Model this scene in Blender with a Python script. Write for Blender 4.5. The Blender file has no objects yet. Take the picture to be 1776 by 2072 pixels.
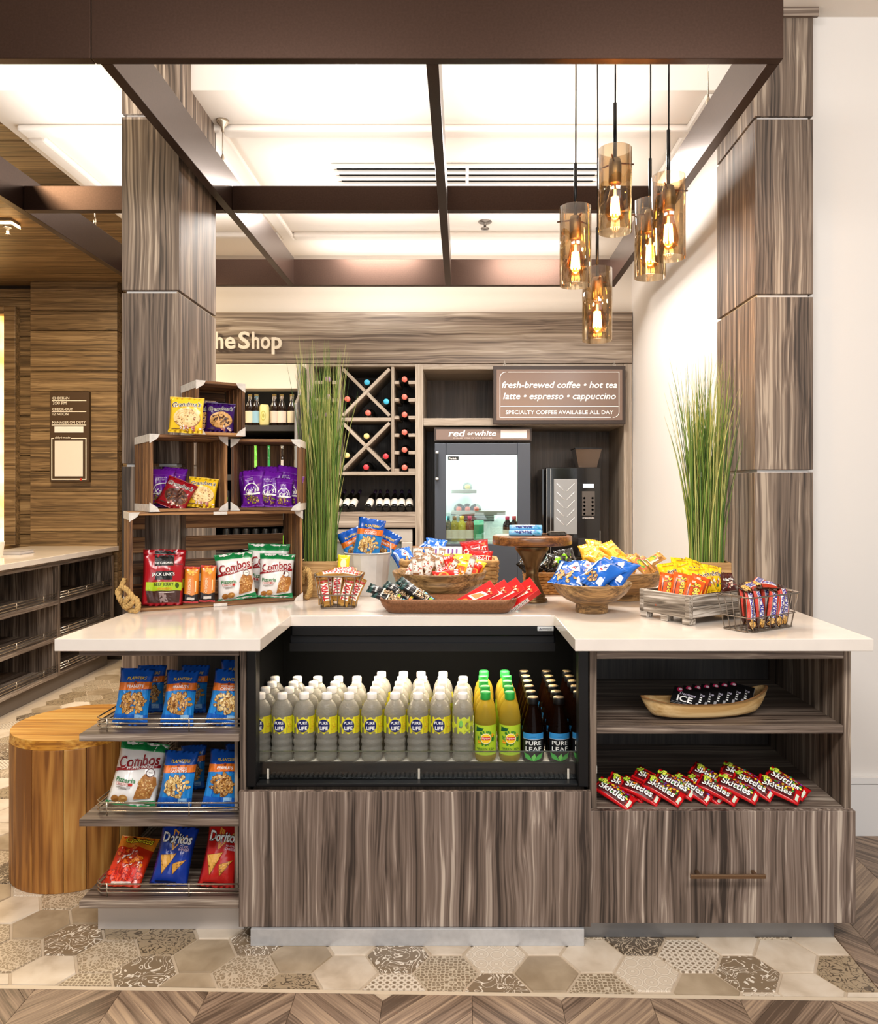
import bpy, bmesh, math, random
from mathutils import Vector, Matrix, noise
SC = bpy.context.scene
COL = SC.collection
RND = random.Random(11)
PI = math.pi
# ------------------------------------------------------------ camera, light, exposure
F, CX, CY, HC = 1550.0, 937.0, 994.0, 1.343       # focal length and vanishing point in pixels (1776 x 2072), eye height
cam = bpy.data.cameras.new('camera')
cam.sensor_fit = 'HORIZONTAL'; cam.sensor_width = 36.0; cam.lens = F / 1776 * 36
cam.shift_x = -(CX - 888) / 1776; cam.shift_y = -(1036 - CY) / 1776
cam.clip_start = 0.05; cam.clip_end = 60
camo = bpy.data.objects.new('camera', cam); COL.objects.link(camo)
camo.location = (0, 0, HC); camo.rotation_euler = (PI / 2, 0, 0)
SC.camera = camo
w = bpy.data.worlds.new('world'); SC.world = w; w.use_nodes = True
w.node_tree.nodes['Background'].inputs[0].default_value = (1.0, 0.98, 0.955, 1)
w.node_tree.nodes['Background'].inputs[1].default_value = 0.24


def area(name, loc, rot, sx, sy, power, col=(1, 1, 1), spread=PI):
    l = bpy.data.lights.new(name, 'AREA'); l.shape = 'RECTANGLE'; l.size = sx; l.size_y = sy
    l.energy = power; l.color = col; l.spread = spread
    o = bpy.data.objects.new(name, l); COL.objects.link(o); o.location = loc; o.rotation_euler = rot
    return o


area('window_daylight', (1.2, -3.6, 2.0), (math.radians(80), 0, 0), 5.0, 2.4, 62, (0.94, 0.97, 1.0))
area('ceiling_panel', (-0.9, 0.2, 3.15), (math.radians(38), 0, 0), 1.3, 0.9, 64, (1.0, 0.965, 0.92))
area('ceiling_panel', (1.0, 0.2, 3.15), (math.radians(38), 0, 0), 1.3, 0.9, 64, (1.0, 0.965, 0.92))
area('shop_downlight', (-0.55, 4.25, 2.94), (0, 0, 0), 0.5, 0.5, 32, (1.0, 0.955, 0.90))
area('shop_downlight', (0.45, 3.9, 2.94), (0, 0, 0), 0.5, 0.5, 29, (1.0, 0.955, 0.90))
area('left_downlight', (-2.7, 4.5, 2.97), (0, 0, 0), 0.5, 0.5, 52, (1.0, 0.80, 0.52))
area('left_front_downlight', (-2.3, 2.4, 3.18), (0, math.radians(-18), 0), 0.4, 0.4, 26, (1.0, 0.82, 0.54))
for _x, _y, _sx, _sy, _e in ((-0.55, 2.9, 0.8, 0.9, 3.6), (0.4, 2.9, 0.8, 0.9, 3.6), (-0.55, 4.05, 0.8, 1.0, 4.0), (0.4, 4.05, 0.8, 1.0, 4.0), (-1.5, 3.6, 0.7, 1.8, 6.5), (-0.1, 5.0, 1.8, 0.35, 3)):
    area('ceiling_fill', (_x, _y, 2.775), (PI, 0, 0), _sx, _sy, _e, (1.0, 0.97, 0.94))  # added fill lights, not fixtures: hidden above the beams to brighten the ceiling
SC.view_settings.view_transform = 'Standard'; SC.view_settings.look = 'None'
SC.view_settings.exposure = 0.42; SC.view_settings.gamma = 1.0
SC.view_settings.use_curve_mapping = False
SC.cycles.max_bounces = 14; SC.cycles.transmission_bounces = 12; SC.cycles.transparent_max_bounces = 24
SC.cycles.caustics_reflective = False; SC.cycles.caustics_refractive = False
SC.cycles.sample_clamp_indirect = 6.0
SC.cycles.use_denoising = True


# ------------------------------------------------------------ where things are
def at(u, v, Y):
    return Vector(((u - CX) * Y / F, Y, HC - (v - CY) * Y / F))


def ux(u, Y): return (u - CX) * Y / F
def vz(v, Y): return HC - (v - CY) * Y / F
def yon(v, Z): return F * (HC - Z) / (v - CY)       # distance at which height Z shows at row v


def onplane(u, v, P0, yaw):
    d = Vector(((u - CX) / F, 1, -(v - CY) / F)); n = Vector((math.sin(yaw), -math.cos(yaw), 0))
    o = Vector((0, 0, HC)); t = (Vector((P0[0], P0[1], 0)) - o).dot(n) / d.dot(n)
    return o + d * t


# ------------------------------------------------------------ materials
def lin(c):
    return tuple(((x / 255) / 12.92 if x / 255 <= .04045 else ((x / 255 + .055) / 1.055) ** 2.4) for x in c[:3]) + (1,)


MATS = {}


def newmat(name):
    m = bpy.data.materials.new(name); m.use_nodes = True
    MATS[name] = m
    return m, m.node_tree.nodes, m.node_tree.links, m.node_tree.nodes['Principled BSDF']


def mat(name, rgb, rough=.5, metal=0., spec=.5, trans=0., ior=1.45, emit=None, es=0., noisy=0., nscale=30., bump=0., alpha=1., coat=0., aniso=0.):
    if name in MATS: return MATS[name]
    m, N, L, b = newmat(name)
    b.inputs['Base Color'].default_value = lin(rgb); b.inputs['Roughness'].default_value = rough
    b.inputs['Metallic'].default_value = metal; b.inputs['Specular IOR Level'].default_value = spec
    b.inputs['Transmission Weight'].default_value = trans; b.inputs['IOR'].default_value = ior
    b.inputs['Coat Weight'].default_value = coat; b.inputs['Alpha'].default_value = alpha
    b.inputs['Anisotropic'].default_value = aniso
    if emit:
        b.inputs['Emission Color'].default_value = lin(emit); b.inputs['Emission Strength'].default_value = es
    if noisy or bump:
        tc = N.new('ShaderNodeTexCoord'); nz = N.new('ShaderNodeTexNoise')
        nz.inputs['Scale'].default_value = nscale; nz.inputs['Detail'].default_value = 4
        L.new(tc.outputs['Object'], nz.inputs['Vector'])
        if noisy:
            r = N.new('ShaderNodeValToRGB'); c = lin(rgb)
            r.color_ramp.elements[0].position = .3; r.color_ramp.elements[1].position = .7
            r.color_ramp.elements[0].color = tuple(x * (1 - noisy) for x in c[:3]) + (1,)
            r.color_ramp.elements[1].color = tuple(min(1, x * (1 + noisy)) for x in c[:3]) + (1,)
            L.new(nz.outputs['Fac'], r.inputs['Fac']); L.new(r.outputs['Color'], b.inputs['Base Color'])
        if bump:
            bp = N.new('ShaderNodeBump'); bp.inputs['Strength'].default_value = bump; bp.inputs['Distance'].default_value = .01
            L.new(nz.outputs['Fac'], bp.inputs['Height']); L.new(bp.outputs['Normal'], b.inputs['Normal'])
    return m


def wood(name, axis, cols, cross=16., along=.7, rough=.45, vary=.0, bump=.06):
    """streaky veneer: grain runs along axis; cols dark to light; vary shifts each piece's tone"""
    if name in MATS: return MATS[name]
    m, N, L, b = newmat(name)
    tc = N.new('ShaderNodeTexCoord'); oi = N.new('ShaderNodeObjectInfo')
    mul = N.new('ShaderNodeVectorMath'); mul.operation = 'SCALE'; mul.inputs[0].default_value = (7.3, 5.1, 9.7)
    L.new(oi.outputs['Random'], mul.inputs['Scale'])
    add = N.new('ShaderNodeVectorMath'); add.operation = 'ADD'
    L.new(tc.outputs['Object'], add.inputs[0]); L.new(mul.outputs[0], add.inputs[1])
    wm = N.new('ShaderNodeMapping'); s_ = [cross * .55, cross * .55, cross * .55]; s_['xyz'.index(axis)] = cross * .16
    wm.inputs['Scale'].default_value = s_; L.new(add.outputs[0], wm.inputs['Vector'])
    wn = N.new('ShaderNodeTexNoise'); wn.inputs['Scale'].default_value = 1; wn.inputs['Detail'].default_value = 1.5; L.new(wm.outputs[0], wn.inputs['Vector'])
    wa = N.new('ShaderNodeVectorMath'); wa.operation = 'MULTIPLY_ADD'; k_ = .55 / cross
    wa.inputs[1].default_value = (k_, k_, k_); L.new(wn.outputs['Color'], wa.inputs[0]); L.new(add.outputs[0], wa.inputs[2])
    add = wa
    def nz(c, a, det, dist):
        mp = N.new('ShaderNodeMapping'); s = [c, c, c]; s['xyz'.index(axis)] = a
        mp.inputs['Scale'].default_value = s
        L.new(add.outputs[0], mp.inputs['Vector'])
        n = N.new('ShaderNodeTexNoise'); n.inputs['Scale'].default_value = 1
        n.inputs['Detail'].default_value = det; n.inputs['Distortion'].default_value = dist
        L.new(mp.outputs[0], n.inputs['Vector']); return n
    n1 = nz(cross * 2.4, along * .8, 3, .25); n2 = nz(cross * 8.5, along * .8, 4, .15); n3 = nz(cross * .5, along * .6, 1, .2)
    def mad(a, k, c):
        x = N.new('ShaderNodeMath'); x.operation = 'MULTIPLY_ADD'; L.new(a, x.inputs[0]); x.inputs[1].default_value = k
        if isinstance(c, float): x.inputs[2].default_value = c
        else: L.new(c, x.inputs[2])
        return x.outputs[0]
    v = mad(n3.outputs['Fac'], .26, mad(n2.outputs['Fac'], .56, mad(n1.outputs['Fac'], .56, -.19)))
    if vary:
        v = mad(oi.outputs['Random'], vary, mad(v, 1.0, -vary / 2))
    r = N.new('ShaderNodeValToRGB'); e = r.color_ramp.elements
    k = len(cols)
    ps = [.375 + .27 * i / (k - 1) for i in range(k)]
    e[0].position = ps[0]; e[0].color = lin(cols[0]); e[1].position = ps[-1]; e[1].color = lin(cols[-1])
    for p, c in zip(ps[1:-1], cols[1:-1]):
        x = e.new(p); x.color = lin(c)
    L.new(v, r.inputs['Fac']); L.new(r.outputs['Color'], b.inputs['Base Color'])
    b.inputs['Roughness'].default_value = rough
    if bump:
        bp = N.new('ShaderNodeBump'); bp.inputs['Strength'].default_value = bump; bp.inputs['Distance'].default_value = .004
        L.new(n2.outputs['Fac'], bp.inputs['Height']); L.new(bp.outputs['Normal'], b.inputs['Normal'])
    return m


def thin_glass(name, rgb, gloss=.09, rough=0.):
    """thin clear glass: tinted see-through with a mirror share that grows towards the edges"""
    if name in MATS: return MATS[name]
    m, N, L, b = newmat(name)
    t = N.new('ShaderNodeBsdfTransparent'); t.inputs[0].default_value = lin(rgb)
    g = N.new('ShaderNodeBsdfGlossy'); g.inputs['Roughness'].default_value = rough
    lw = N.new('ShaderNodeLayerWeight'); lw.inputs['Blend'].default_value = .35
    k = N.new('ShaderNodeMath'); k.operation = 'MULTIPLY_ADD'; k.inputs[1].default_value = .45; k.inputs[2].default_value = gloss * .5; k.use_clamp = True
    x = N.new('ShaderNodeMixShader'); L.new(lw.outputs['Fresnel'], k.inputs[0]); L.new(k.outputs[0], x.inputs[0]); L.new(t.outputs[0], x.inputs[1]); L.new(g.outputs[0], x.inputs[2])
    N.remove(b); L.new(x.outputs[0], N['Material Output'].inputs[0]); return m


def ink(rgb, rough=.33):
    return mat('print_%02x%02x%02x' % tuple(rgb), rgb, rough)


def tilemat(kind):
    n = 'tile_' + kind
    if n in MATS: return MATS[n]
    m, N, L, b = newmat(n)
    tc = N.new('ShaderNodeTexCoord'); oi = N.new('ShaderNodeObjectInfo')
    mul = N.new('ShaderNodeVectorMath'); mul.operation = 'SCALE'; mul.inputs[0].default_value = (3.3, 5.1, 2.7)
    L.new(oi.outputs['Random'], mul.inputs['Scale'])
    add = N.new('ShaderNodeVectorMath'); add.operation = 'ADD'
    L.new(tc.outputs['Object'], add.inputs[0]); L.new(mul.outputs[0], add.inputs[1])
    co = add.outputs[0]
    def noise_(scale, det=2, dist=0.):
        x = N.new('ShaderNodeTexNoise'); x.inputs['Scale'].default_value = scale; x.inputs['Detail'].default_value = det
        x.inputs['Distortion'].default_value = dist; L.new(co, x.inputs['Vector']); return x.outputs['Fac']
    def ramp(fac, stops, const=False):
        r = N.new('ShaderNodeValToRGB'); e = r.color_ramp.elements
        if const: r.color_ramp.interpolation = 'LINEAR'
        e[0].position, e[0].color = stops[0][0], lin(stops[0][1]); e[1].position, e[1].color = stops[-1][0], lin(stops[-1][1])
        for p, c in stops[1:-1]:
            y = e.new(p); y.color = lin(c)
        L.new(fac, r.inputs['Fac']); return r.outputs['Color']
    def voro(scale, feat, rnd=1.):
        x = N.new('ShaderNodeTexVoronoi'); x.feature = feat; x.inputs['Scale'].default_value = scale
        x.inputs['Randomness'].default_value = rnd; L.new(tc.outputs['Object'], x.inputs['Vector']); return x.outputs['Distance']
    cream, tan, brown, dark, pale = (216, 199, 178), (172, 152, 126), (134, 114, 90), (92, 77, 60), (228, 214, 196)
    if kind == 'cream': c = ramp(noise_(9, 4, .4), [(.3, (190, 170, 146)), (.5, cream), (.7, pale)])
    elif kind == 'tan': c = ramp(noise_(10, 4, .4), [(.3, (148, 128, 102)), (.55, tan), (.75, (190, 170, 144))])
    elif kind == 'mesh': c = ramp(voro(88, 'DISTANCE_TO_EDGE', .5), [(.05, (208, 192, 168)), (.16, (146, 126, 100)), (.5, (128, 108, 84))])
    elif kind == 'speck': c = ramp(voro(85, 'DISTANCE_TO_EDGE', .9), [(.06, (206, 188, 164)), (.14, (150, 130, 104)), (.5, (168, 148, 122))])
    elif kind == 'ring':
        s = N.new('ShaderNodeMath'); s.operation = 'SINE'; k = N.new('ShaderNodeMath'); k.operation = 'MULTIPLY'; k.inputs[1].default_value = 17
        L.new(voro(24, 'F1', .2), k.inputs[0]); L.new(k.outputs[0], s.inputs[0])
        c = ramp(s.outputs[0], [(.2, cream), (.5, (170, 150, 124)), (.75, pale)])
    elif kind == 'lattice': c = ramp(voro(52, 'F1', 0.), [(.20, brown), (.34, pale), (.48, pale), (.6, (168, 150, 126))])
    else:
        nz = noise_(15 if kind == 'scroll' else 18, 1.0, 2.6)
        k = N.new('ShaderNodeMath'); k.operation = 'MULTIPLY'; k.inputs[1].default_value = 30
        s = N.new('ShaderNodeMath'); s.operation = 'SINE'; L.new(nz, k.inputs[0]); L.new(k.outputs[0], s.inputs[0])
        if kind == 'scroll': c = ramp(s.outputs[0], [(.60, brown), (.80, (146, 126, 101)), (.90, (236, 224, 208))])
        elif kind == 'swirl': c = ramp(s.outputs[0], [(.45, (166, 146, 118)), (.7, (140, 120, 95)), (.85, dark)])
        else: c = ramp(s.outputs[0], [(.3, dark), (.5, (104, 88, 70)), (.65, (190, 172, 148))])
    L.new(c, b.inputs['Base Color']); b.inputs['Roughness'].default_value = .38
    return m


GREY = [(58, 46, 38), (96, 81, 70), (120, 104, 92), (142, 126, 112), (186, 171, 155)]
W_v = wood('veneer_vertical', 'z', [(56, 45, 36), (92, 77, 65), (116, 99, 85), (138, 121, 105), (182, 165, 146)], rough=.58)
W_x = wood('veneer_horizontal', 'x', GREY)
W_y = wood('veneer_depth', 'y', GREY)
W_door = wood('veneer_cabinet', 'z', [(52, 41, 35), (94, 79, 69), (120, 103, 92), (144, 127, 115), (198, 182, 166)], cross=15, along=.5)
W_head = wood('veneer_header', 'x', [(88, 74, 62), (124, 108, 94), (146, 130, 114), (162, 147, 131), (190, 176, 160)], cross=11, along=.8)
W_pale = wood('veneer_pale', 'z', [(132, 117, 101), (156, 141, 124), (178, 164, 148)], cross=30)
W_palex = wood('veneer_pale_flat', 'x', [(132, 117, 101), (156, 141, 124), (178, 164, 148)], cross=30)
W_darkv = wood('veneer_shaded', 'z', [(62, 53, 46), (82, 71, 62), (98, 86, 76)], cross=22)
W_plank = wood('plank_walnut', 'x', [(78, 60, 38), (112, 88, 58), (136, 109, 74), (162, 134, 96)], cross=18, along=.9, vary=.06)
W_cratev = wood('crate_wood_vertical', 'z', [(62, 39, 22), (106, 71, 42), (138, 96, 58), (174, 128, 80)], cross=30, along=2., rough=.7, vary=.12)
W_cratex = wood('crate_wood_horizontal', 'x', [(62, 39, 22), (106, 71, 42), (138, 96, 58), (174, 128, 80)], cross=30, along=2., rough=.7, vary=.12)
W_bowl = wood('mango_wood', 'x', [(96, 70, 40), (140, 106, 64), (168, 130, 82), (188, 152, 102)], cross=24, along=4., rough=.38)
W_stump = wood('stump_wood', 'z', [(122, 74, 30), (164, 108, 48), (188, 134, 66), (208, 164, 96)], cross=6, along=2.2, rough=.42, vary=.24)
W_top = wood('stump_top_wood', 'x', [(150, 92, 26), (196, 132, 44), (216, 158, 66), (228, 182, 100)], cross=16, along=1.4, rough=.35, vary=.12)
W_wash = wood('whitewashed_wood', 'x', [(86, 76, 66), (134, 123, 110), (168, 158, 146), (206, 198, 188)], cross=26, along=5., rough=.75)
W_box = wood('planter_wood', 'x', [(150, 112, 66), (182, 144, 92), (204, 168, 116)], cross=24, along=2.2, rough=.6)
W_floor = wood('chevron_wood', 'x', [(92, 74, 60), (128, 106, 88), (150, 127, 107), (176, 150, 124)], cross=20, along=2.4, rough=.42, vary=.16)
BRONZE = mat('brushed_bronze', (70, 53, 45), .30, .85, noisy=.10, nscale=140)
BLACK = mat('black_metal', (13, 13, 15), .35, .2)
INNER = mat('black_interior', (5, 5, 5), .7, spec=.06)
QUARTZ = mat('quartz_top', (230, 220, 210), .10, noisy=.04, nscale=9)
WHITE = mat('white_paint', (232, 226, 220), .7)
CREAM = mat('ceiling_paint', (240, 232, 222), .8)
STEEL = mat('stainless_steel', (196, 192, 186), .28, .9)
ALU = mat('brushed_aluminium', (206, 208, 212), .34, .55, noisy=.06, nscale=60)
CHROME = mat('nickel_wire', (206, 192, 172), .25, .9)
GLASS = thin_glass('clear_glass', (250, 252, 252))
DARKG = mat('dark_bottle_glass', (14, 14, 12), .08, spec=.6)


# ------------------------------------------------------------ mesh building
class MB:
    def __init__(s): s.v = []; s.f = []; s.m = []; s.s = []

    def add(s, vs, fs, mi=0, sm=False):
        o = len(s.v); s.v += [tuple(p) for p in vs]; s.f += [tuple(i + o for i in f) for f in fs]
        s.m += [mi] * len(fs); s.s += [sm] * len(fs); return s

    def box(s, x0, x1, y0, y1, z0, z1, mi=0):
        return s.add([(x, y, z) for z in (z0, z1) for y in (y0, y1) for x in (x0, x1)],
                     [(0, 2, 3, 1), (4, 5, 7, 6), (0, 1, 5, 4), (2, 6, 7, 3), (0, 4, 6, 2), (1, 3, 7, 5)], mi)

    def prism(s, poly, z0, z1, mi=0, inset=0.):
        n = len(poly); top = poly
        if inset:
            c = [sum(p[i] for p in poly) / n for i in (0, 1)]
            top = []
            for p in poly:
                d = math.hypot(p[0] - c[0], p[1] - c[1]) or 1; k = 1 - inset / d
                top.append((c[0] + (p[0] - c[0]) * k, c[1] + (p[1] - c[1]) * k))
        vs = [(p[0], p[1], z0) for p in poly] + [(p[0], p[1], z1) for p in top]
        return s.add(vs, [tuple(range(n - 1, -1, -1)), tuple(range(n, 2 * n))] + [(i, (i + 1) % n, n + (i + 1) % n, n + i) for i in range(n)], mi)

    def tube(s, pts, r, n=8, closed=False, mi=0, sm=True):
        pts = [Vector(p) for p in pts]; k = len(pts); vs = []
        rr = r if isinstance(r, (list, tuple)) else [r] * k
        up = None
        for i, p in enumerate(pts):
            a = pts[(i - 1) % k] if (closed or i) else p; b = pts[(i + 1) % k] if (closed or i < k - 1) else p
            t = (b - a).normalized()
            if up is None: up = Vector((0, 0, 1)) if abs(t.z) < .9 else Vector((1, 0, 0))
            x = t.cross(up)
            if x.length < 1e-4: x = t.orthogonal()
            x.normalize(); y = x.cross(t).normalized(); up = y
            vs += [p + (x * math.cos(2 * PI * j / n) + y * math.sin(2 * PI * j / n)) * rr[i] for j in range(n)]
        fs = []
        for i in range(k if closed else k - 1):
            i2 = (i + 1) % k
            fs += [(i * n + j, i * n + (j + 1) % n, i2 * n + (j + 1) % n, i2 * n + j) for j in range(n)]
        s.add(vs, fs, mi, sm)
        if not closed:
            o = len(s.v) - len(vs)
            s.f += [tuple(o + j for j in range(n - 1, -1, -1)), tuple(o + (k - 1) * n + j for j in range(n))]; s.m += [mi, mi]; s.s += [False, False]
        return s

    def lathe(s, prof, n=28, c=(0, 0, 0), mi=0, sm=True, sx=1., sy=1., cap=True):
        vs = []; fs = []; k = len(prof)
        for (r, z) in prof:
            vs += [(c[0] + r * math.cos(2 * PI * j / n) * sx, c[1] + r * math.sin(2 * PI * j / n) * sy, c[2] + z) for j in range(n)]
        for i in range(k - 1):
            fs += [(i * n + j, i * n + (j + 1) % n, (i + 1) * n + (j + 1) % n, (i + 1) * n + j) for j in range(n)]
        s.add(vs, fs, mi, sm)
        if not cap: return s
        o = len(s.v) - len(vs)
        if prof[0][0] > 1e-5: s.f.append(tuple(o + j for j in range(n - 1, -1, -1))); s.m.append(mi); s.s.append(False)
        if prof[-1][0] > 1e-5: s.f.append(tuple(o + (k - 1) * n + j for j in range(n))); s.m.append(mi); s.s.append(False)
        return s

    def xf(s, M, start=0):
        s.v = s.v[:start] + [tuple(M @ Vector(p)) for p in s.v[start:]]; return s

    def mesh(s, name, mats, weld=0.):
        me = bpy.data.meshes.new(name); me.from_pydata(s.v, [], s.f)
        for m in (mats if isinstance(mats, (list, tuple)) else [mats]): me.materials.append(m)
        me.polygons.foreach_set('material_index', s.m); me.polygons.foreach_set('use_smooth', s.s)
        if weld:
            bm = bmesh.new(); bm.from_mesh(me); bmesh.ops.remove_doubles(bm, verts=bm.verts, dist=weld); bm.to_mesh(me); bm.free()
        me.update(); return me

    def build(s, name, mats, parent=None, loc=(0, 0, 0), rot=(0, 0, 0), bevel=0., weld=0.):
        return link(name, s.mesh(name, mats, weld), parent, loc, rot, bevel)


def link(name, data, parent=None, loc=(0, 0, 0), rot=(0, 0, 0), bevel=0.):
    o = bpy.data.objects.new(name, data); COL.objects.link(o); o.location = loc; o.rotation_euler = rot
    if parent: o.parent = parent
    if bevel:
        b = o.modifiers.new('edge', 'BEVEL'); b.width = bevel; b.segments = 2; b.limit_method = 'ANGLE'; b.angle_limit = .7
    return o


def tag(o, label, cat, group=None, kind=None):
    o['label'] = label; o['category'] = cat
    if group: o['group'] = group
    if kind: o['kind'] = kind
    return o


def struct(o, label=None):
    o['kind'] = 'structure'
    if label: o['label'] = label
    return o


def thing(name, label, cat, loc=(0, 0, 0), rz=0., group=None):
    o = bpy.data.objects.new(name, None); COL.objects.link(o); o.location = loc; o.rotation_euler = (0, 0, rz)
    o.empty_display_size = .05
    return tag(o, label, cat, group)


def dup(root, loc, label, rot=None, group=None):
    r = root.copy(); COL.objects.link(r); r.location = loc; r['label'] = label
    if rot is not None: r.rotation_euler = rot
    if group: r['group'] = group
    for ch in list(root.children):
        c = ch.copy(); COL.objects.link(c); c.parent = r
        for g in list(ch.children):
            d = g.copy(); COL.objects.link(d); d.parent = c
    return r


def B(name, x0, x1, y0, y1, z0, z1, m, parent=None, bevel=0., loc=(0, 0, 0), rot=(0, 0, 0)):
    return MB().box(min(x0, x1), max(x0, x1), min(y0, y1), max(y0, y1), min(z0, z1), max(z0, z1)).build(name, m, parent, loc, rot, bevel)


def clip(poly, a, b, c):                           # keep a*x + b*y <= c
    out = []
    for i, p in enumerate(poly):
        q = poly[(i + 1) % len(poly)]; dp = a * p[0] + b * p[1] - c; dq = a * q[0] + b * q[1] - c
        if dp <= 0: out.append(p)
        if dp * dq < 0:
            t = dp / (dp - dq); out.append((p[0] + (q[0] - p[0]) * t, p[1] + (q[1] - p[1]) * t))
    return out


def parea(p):
    return abs(sum(p[i][0] * p[(i + 1) % len(p)][1] - p[(i + 1) % len(p)][0] * p[i][1] for i in range(len(p)))) / 2


# ------------------------------------------------------------ flat print laid on a surface
TX = {}


def glyphs(s, bold=0., shear=0., space=1.):
    k = (s, bold, shear, space)
    if k in TX: return TX[k]
    cu = bpy.data.curves.new('t', 'FONT'); cu.body = s; cu.size = 1; cu.offset = bold; cu.shear = shear
    cu.resolution_u = 3; cu.space_character = space
    ob = bpy.data.objects.new('t', cu); me = bpy.data.meshes.new_from_object(ob)
    me.calc_loop_triangles()
    vs = [(v.co.x, v.co.y) for v in me.vertices]; ts = [tuple(t.vertices) for t in me.loop_triangles]
    bpy.data.objects.remove(ob); bpy.data.meshes.remove(me); bpy.data.curves.remove(cu)
    x0 = min(p[0] for p in vs); x1 = max(p[0] for p in vs); y0 = min(p[1] for p in vs); y1 = max(p[1] for p in vs)
    TX[k] = (vs, ts, x0, x1, y0, y1); return TX[k]


def lay(els, surf, hw, h, base=.0009, step=.00022, res=.22, rnd=None):
    """els in X -1..1, Y 0..1; surf(X, Y, lift) gives a point; hw, h half width and height in metres. Returns (MB, mats)"""
    mb = MB(); mats = []; rnd = rnd or random.Random(5); lay_no = [0]; up = [0.]
    def mi(c):
        m = ink(c) if isinstance(c, tuple) else c
        if m not in mats: mats.append(m)
        return mats.index(m)
    def put(vs, ts, c, n=None):
        i = mi(c); l = base + step * (lay_no[0] if n is None else n); st = [[vs[a] for a in t] for t in ts]; out = []
        while st:
            t = st.pop(); e = [math.hypot((t[j][0] - t[(j + 1) % 3][0]), (t[j][1] - t[(j + 1) % 3][1]) * h / hw / 1.) for j in range(3)]
            j = max(range(3), key=lambda q: e[q])
            if e[j] > res:
                a, b, d = t[j], t[(j + 1) % 3], t[(j + 2) % 3]; m = ((a[0] + b[0]) / 2, (a[1] + b[1]) / 2)
                st += [[a, m, d], [m, b, d]]
            else: out.append(t)
        idx = {}; V = []; T = []
        for t in out:
            r = []
            for p in t:
                k = (round(p[0], 5), round(p[1], 5))
                if k not in idx: idx[k] = len(V); V.append(surf(p[0], p[1], l + up[0]))
                r.append(idx[k])
            if len(set(r)) == 3: T.append(tuple(r))
        mb.add(V, T, i)
    for e in els:
        k = e[0]; up[0] = min(.0013, base * 1.1) if k == 't' else 0.
        if k == 'r':
            x0, y0, x1, y1 = e[1:5]; put([(x0, y0), (x1, y0), (x1, y1), (x0, y1)], [(0, 1, 2), (0, 2, 3)], e[5])
        elif k == 'p':
            p = e[1]; put(p, [(0, j, j + 1) for j in range(1, len(p) - 1)], e[2])
        elif k == 'e':
            cx, cy, rx, ry, c = e[1:6]; n = 18
            put([(cx, cy)] + [(cx + rx * math.cos(2 * PI * j / n), cy + ry * math.sin(2 * PI * j / n)) for j in range(n)], [(0, j + 1, (j + 1) % n + 1) for j in range(n)], c)
        elif k == 'a':                              # arc band: cx cy rx ry a0 a1 width colour
            cx, cy, rx, ry, a0, a1, wd, c = e[1:9]; n = 14; P = []
            for j in range(n + 1):
                a = math.radians(a0 + (a1 - a0) * j / n)
                for q in (1, 1 - wd): P.append((cx + rx * q * math.cos(a), cy + ry * q * math.sin(a)))
            put(P, [t for j in range(n) for t in ((2 * j, 2 * j + 1, 2 * j + 3), (2 * j, 2 * j + 3, 2 * j + 2))], c)
        elif k == 'n':                              # many small ovals inside an oval
            cx, cy, rx, ry, cnt, cols, sz = e[1:8]
            for q in range(cnt):
                a = rnd.random() * 2 * PI; d = math.sqrt(rnd.random()); x = cx + rx * d * math.cos(a); y = cy + ry * d * math.sin(a)
                r1 = sz * (.75 + .5 * rnd.random()); r2 = r1 * .62; th = rnd.random() * PI
                for (sc, c) in ((1.18, cols[0]), (1., cols[1 + q % (len(cols) - 1)])):
                    P = []
                    for j in range(8):
                        px, py = r1 * sc * math.cos(j * PI / 4), r2 * sc * math.sin(j * PI / 4)
                        P.append((x + px * math.cos(th) - py * math.sin(th), y + (px * math.sin(th) + py * math.cos(th)) * hw / h))
                    put(P, [(0, j, j + 1) for j in range(1, 7)], c, lay_no[0] + (q % 6) * .7 + (sc < 1.1) * .35)
            lay_no[0] += 5
        elif k == 't':                              # text cx cy width colour opts
            s, cx, cy, wd, c = e[1:6]; o = e[6] if len(e) > 6 else {}
            rot = math.radians(o.get('rot', 0)); bo0 = o.get('bold', .012) * .5; g0 = glyphs(s, bo0, o.get('shear', 0), o.get('space', 1.))
            k1 = wd * hw / (g0[3] - g0[2])
            ky = k1 * o.get('tall', 1.)
            for (bo, cc) in ([(bo0 + o['out'][1] * .6, o['out'][0])] if 'out' in o else []) + [(bo0, c)]:
                g = glyphs(s, bo, o.get('shear', 0), o.get('space', 1.))
                mx, my = (g0[2] + g0[3]) / 2, (g0[4] + g0[5]) / 2; V = []
                for (x, y) in g[0]:
                    px, py = (x - mx) * k1, (y - my) * ky
                    py += o.get('arch', 0) * (1 - (2 * (x - mx) / (g0[3] - g0[2])) ** 2) * hw
                    V.append((cx + (px * math.cos(rot) - py * math.sin(rot)) / hw, cy + (px * math.sin(rot) + py * math.cos(rot)) / h))
                put(V, g[1], cc); lay_no[0] += 1.4
        lay_no[0] += 1
    return mb, mats
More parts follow.
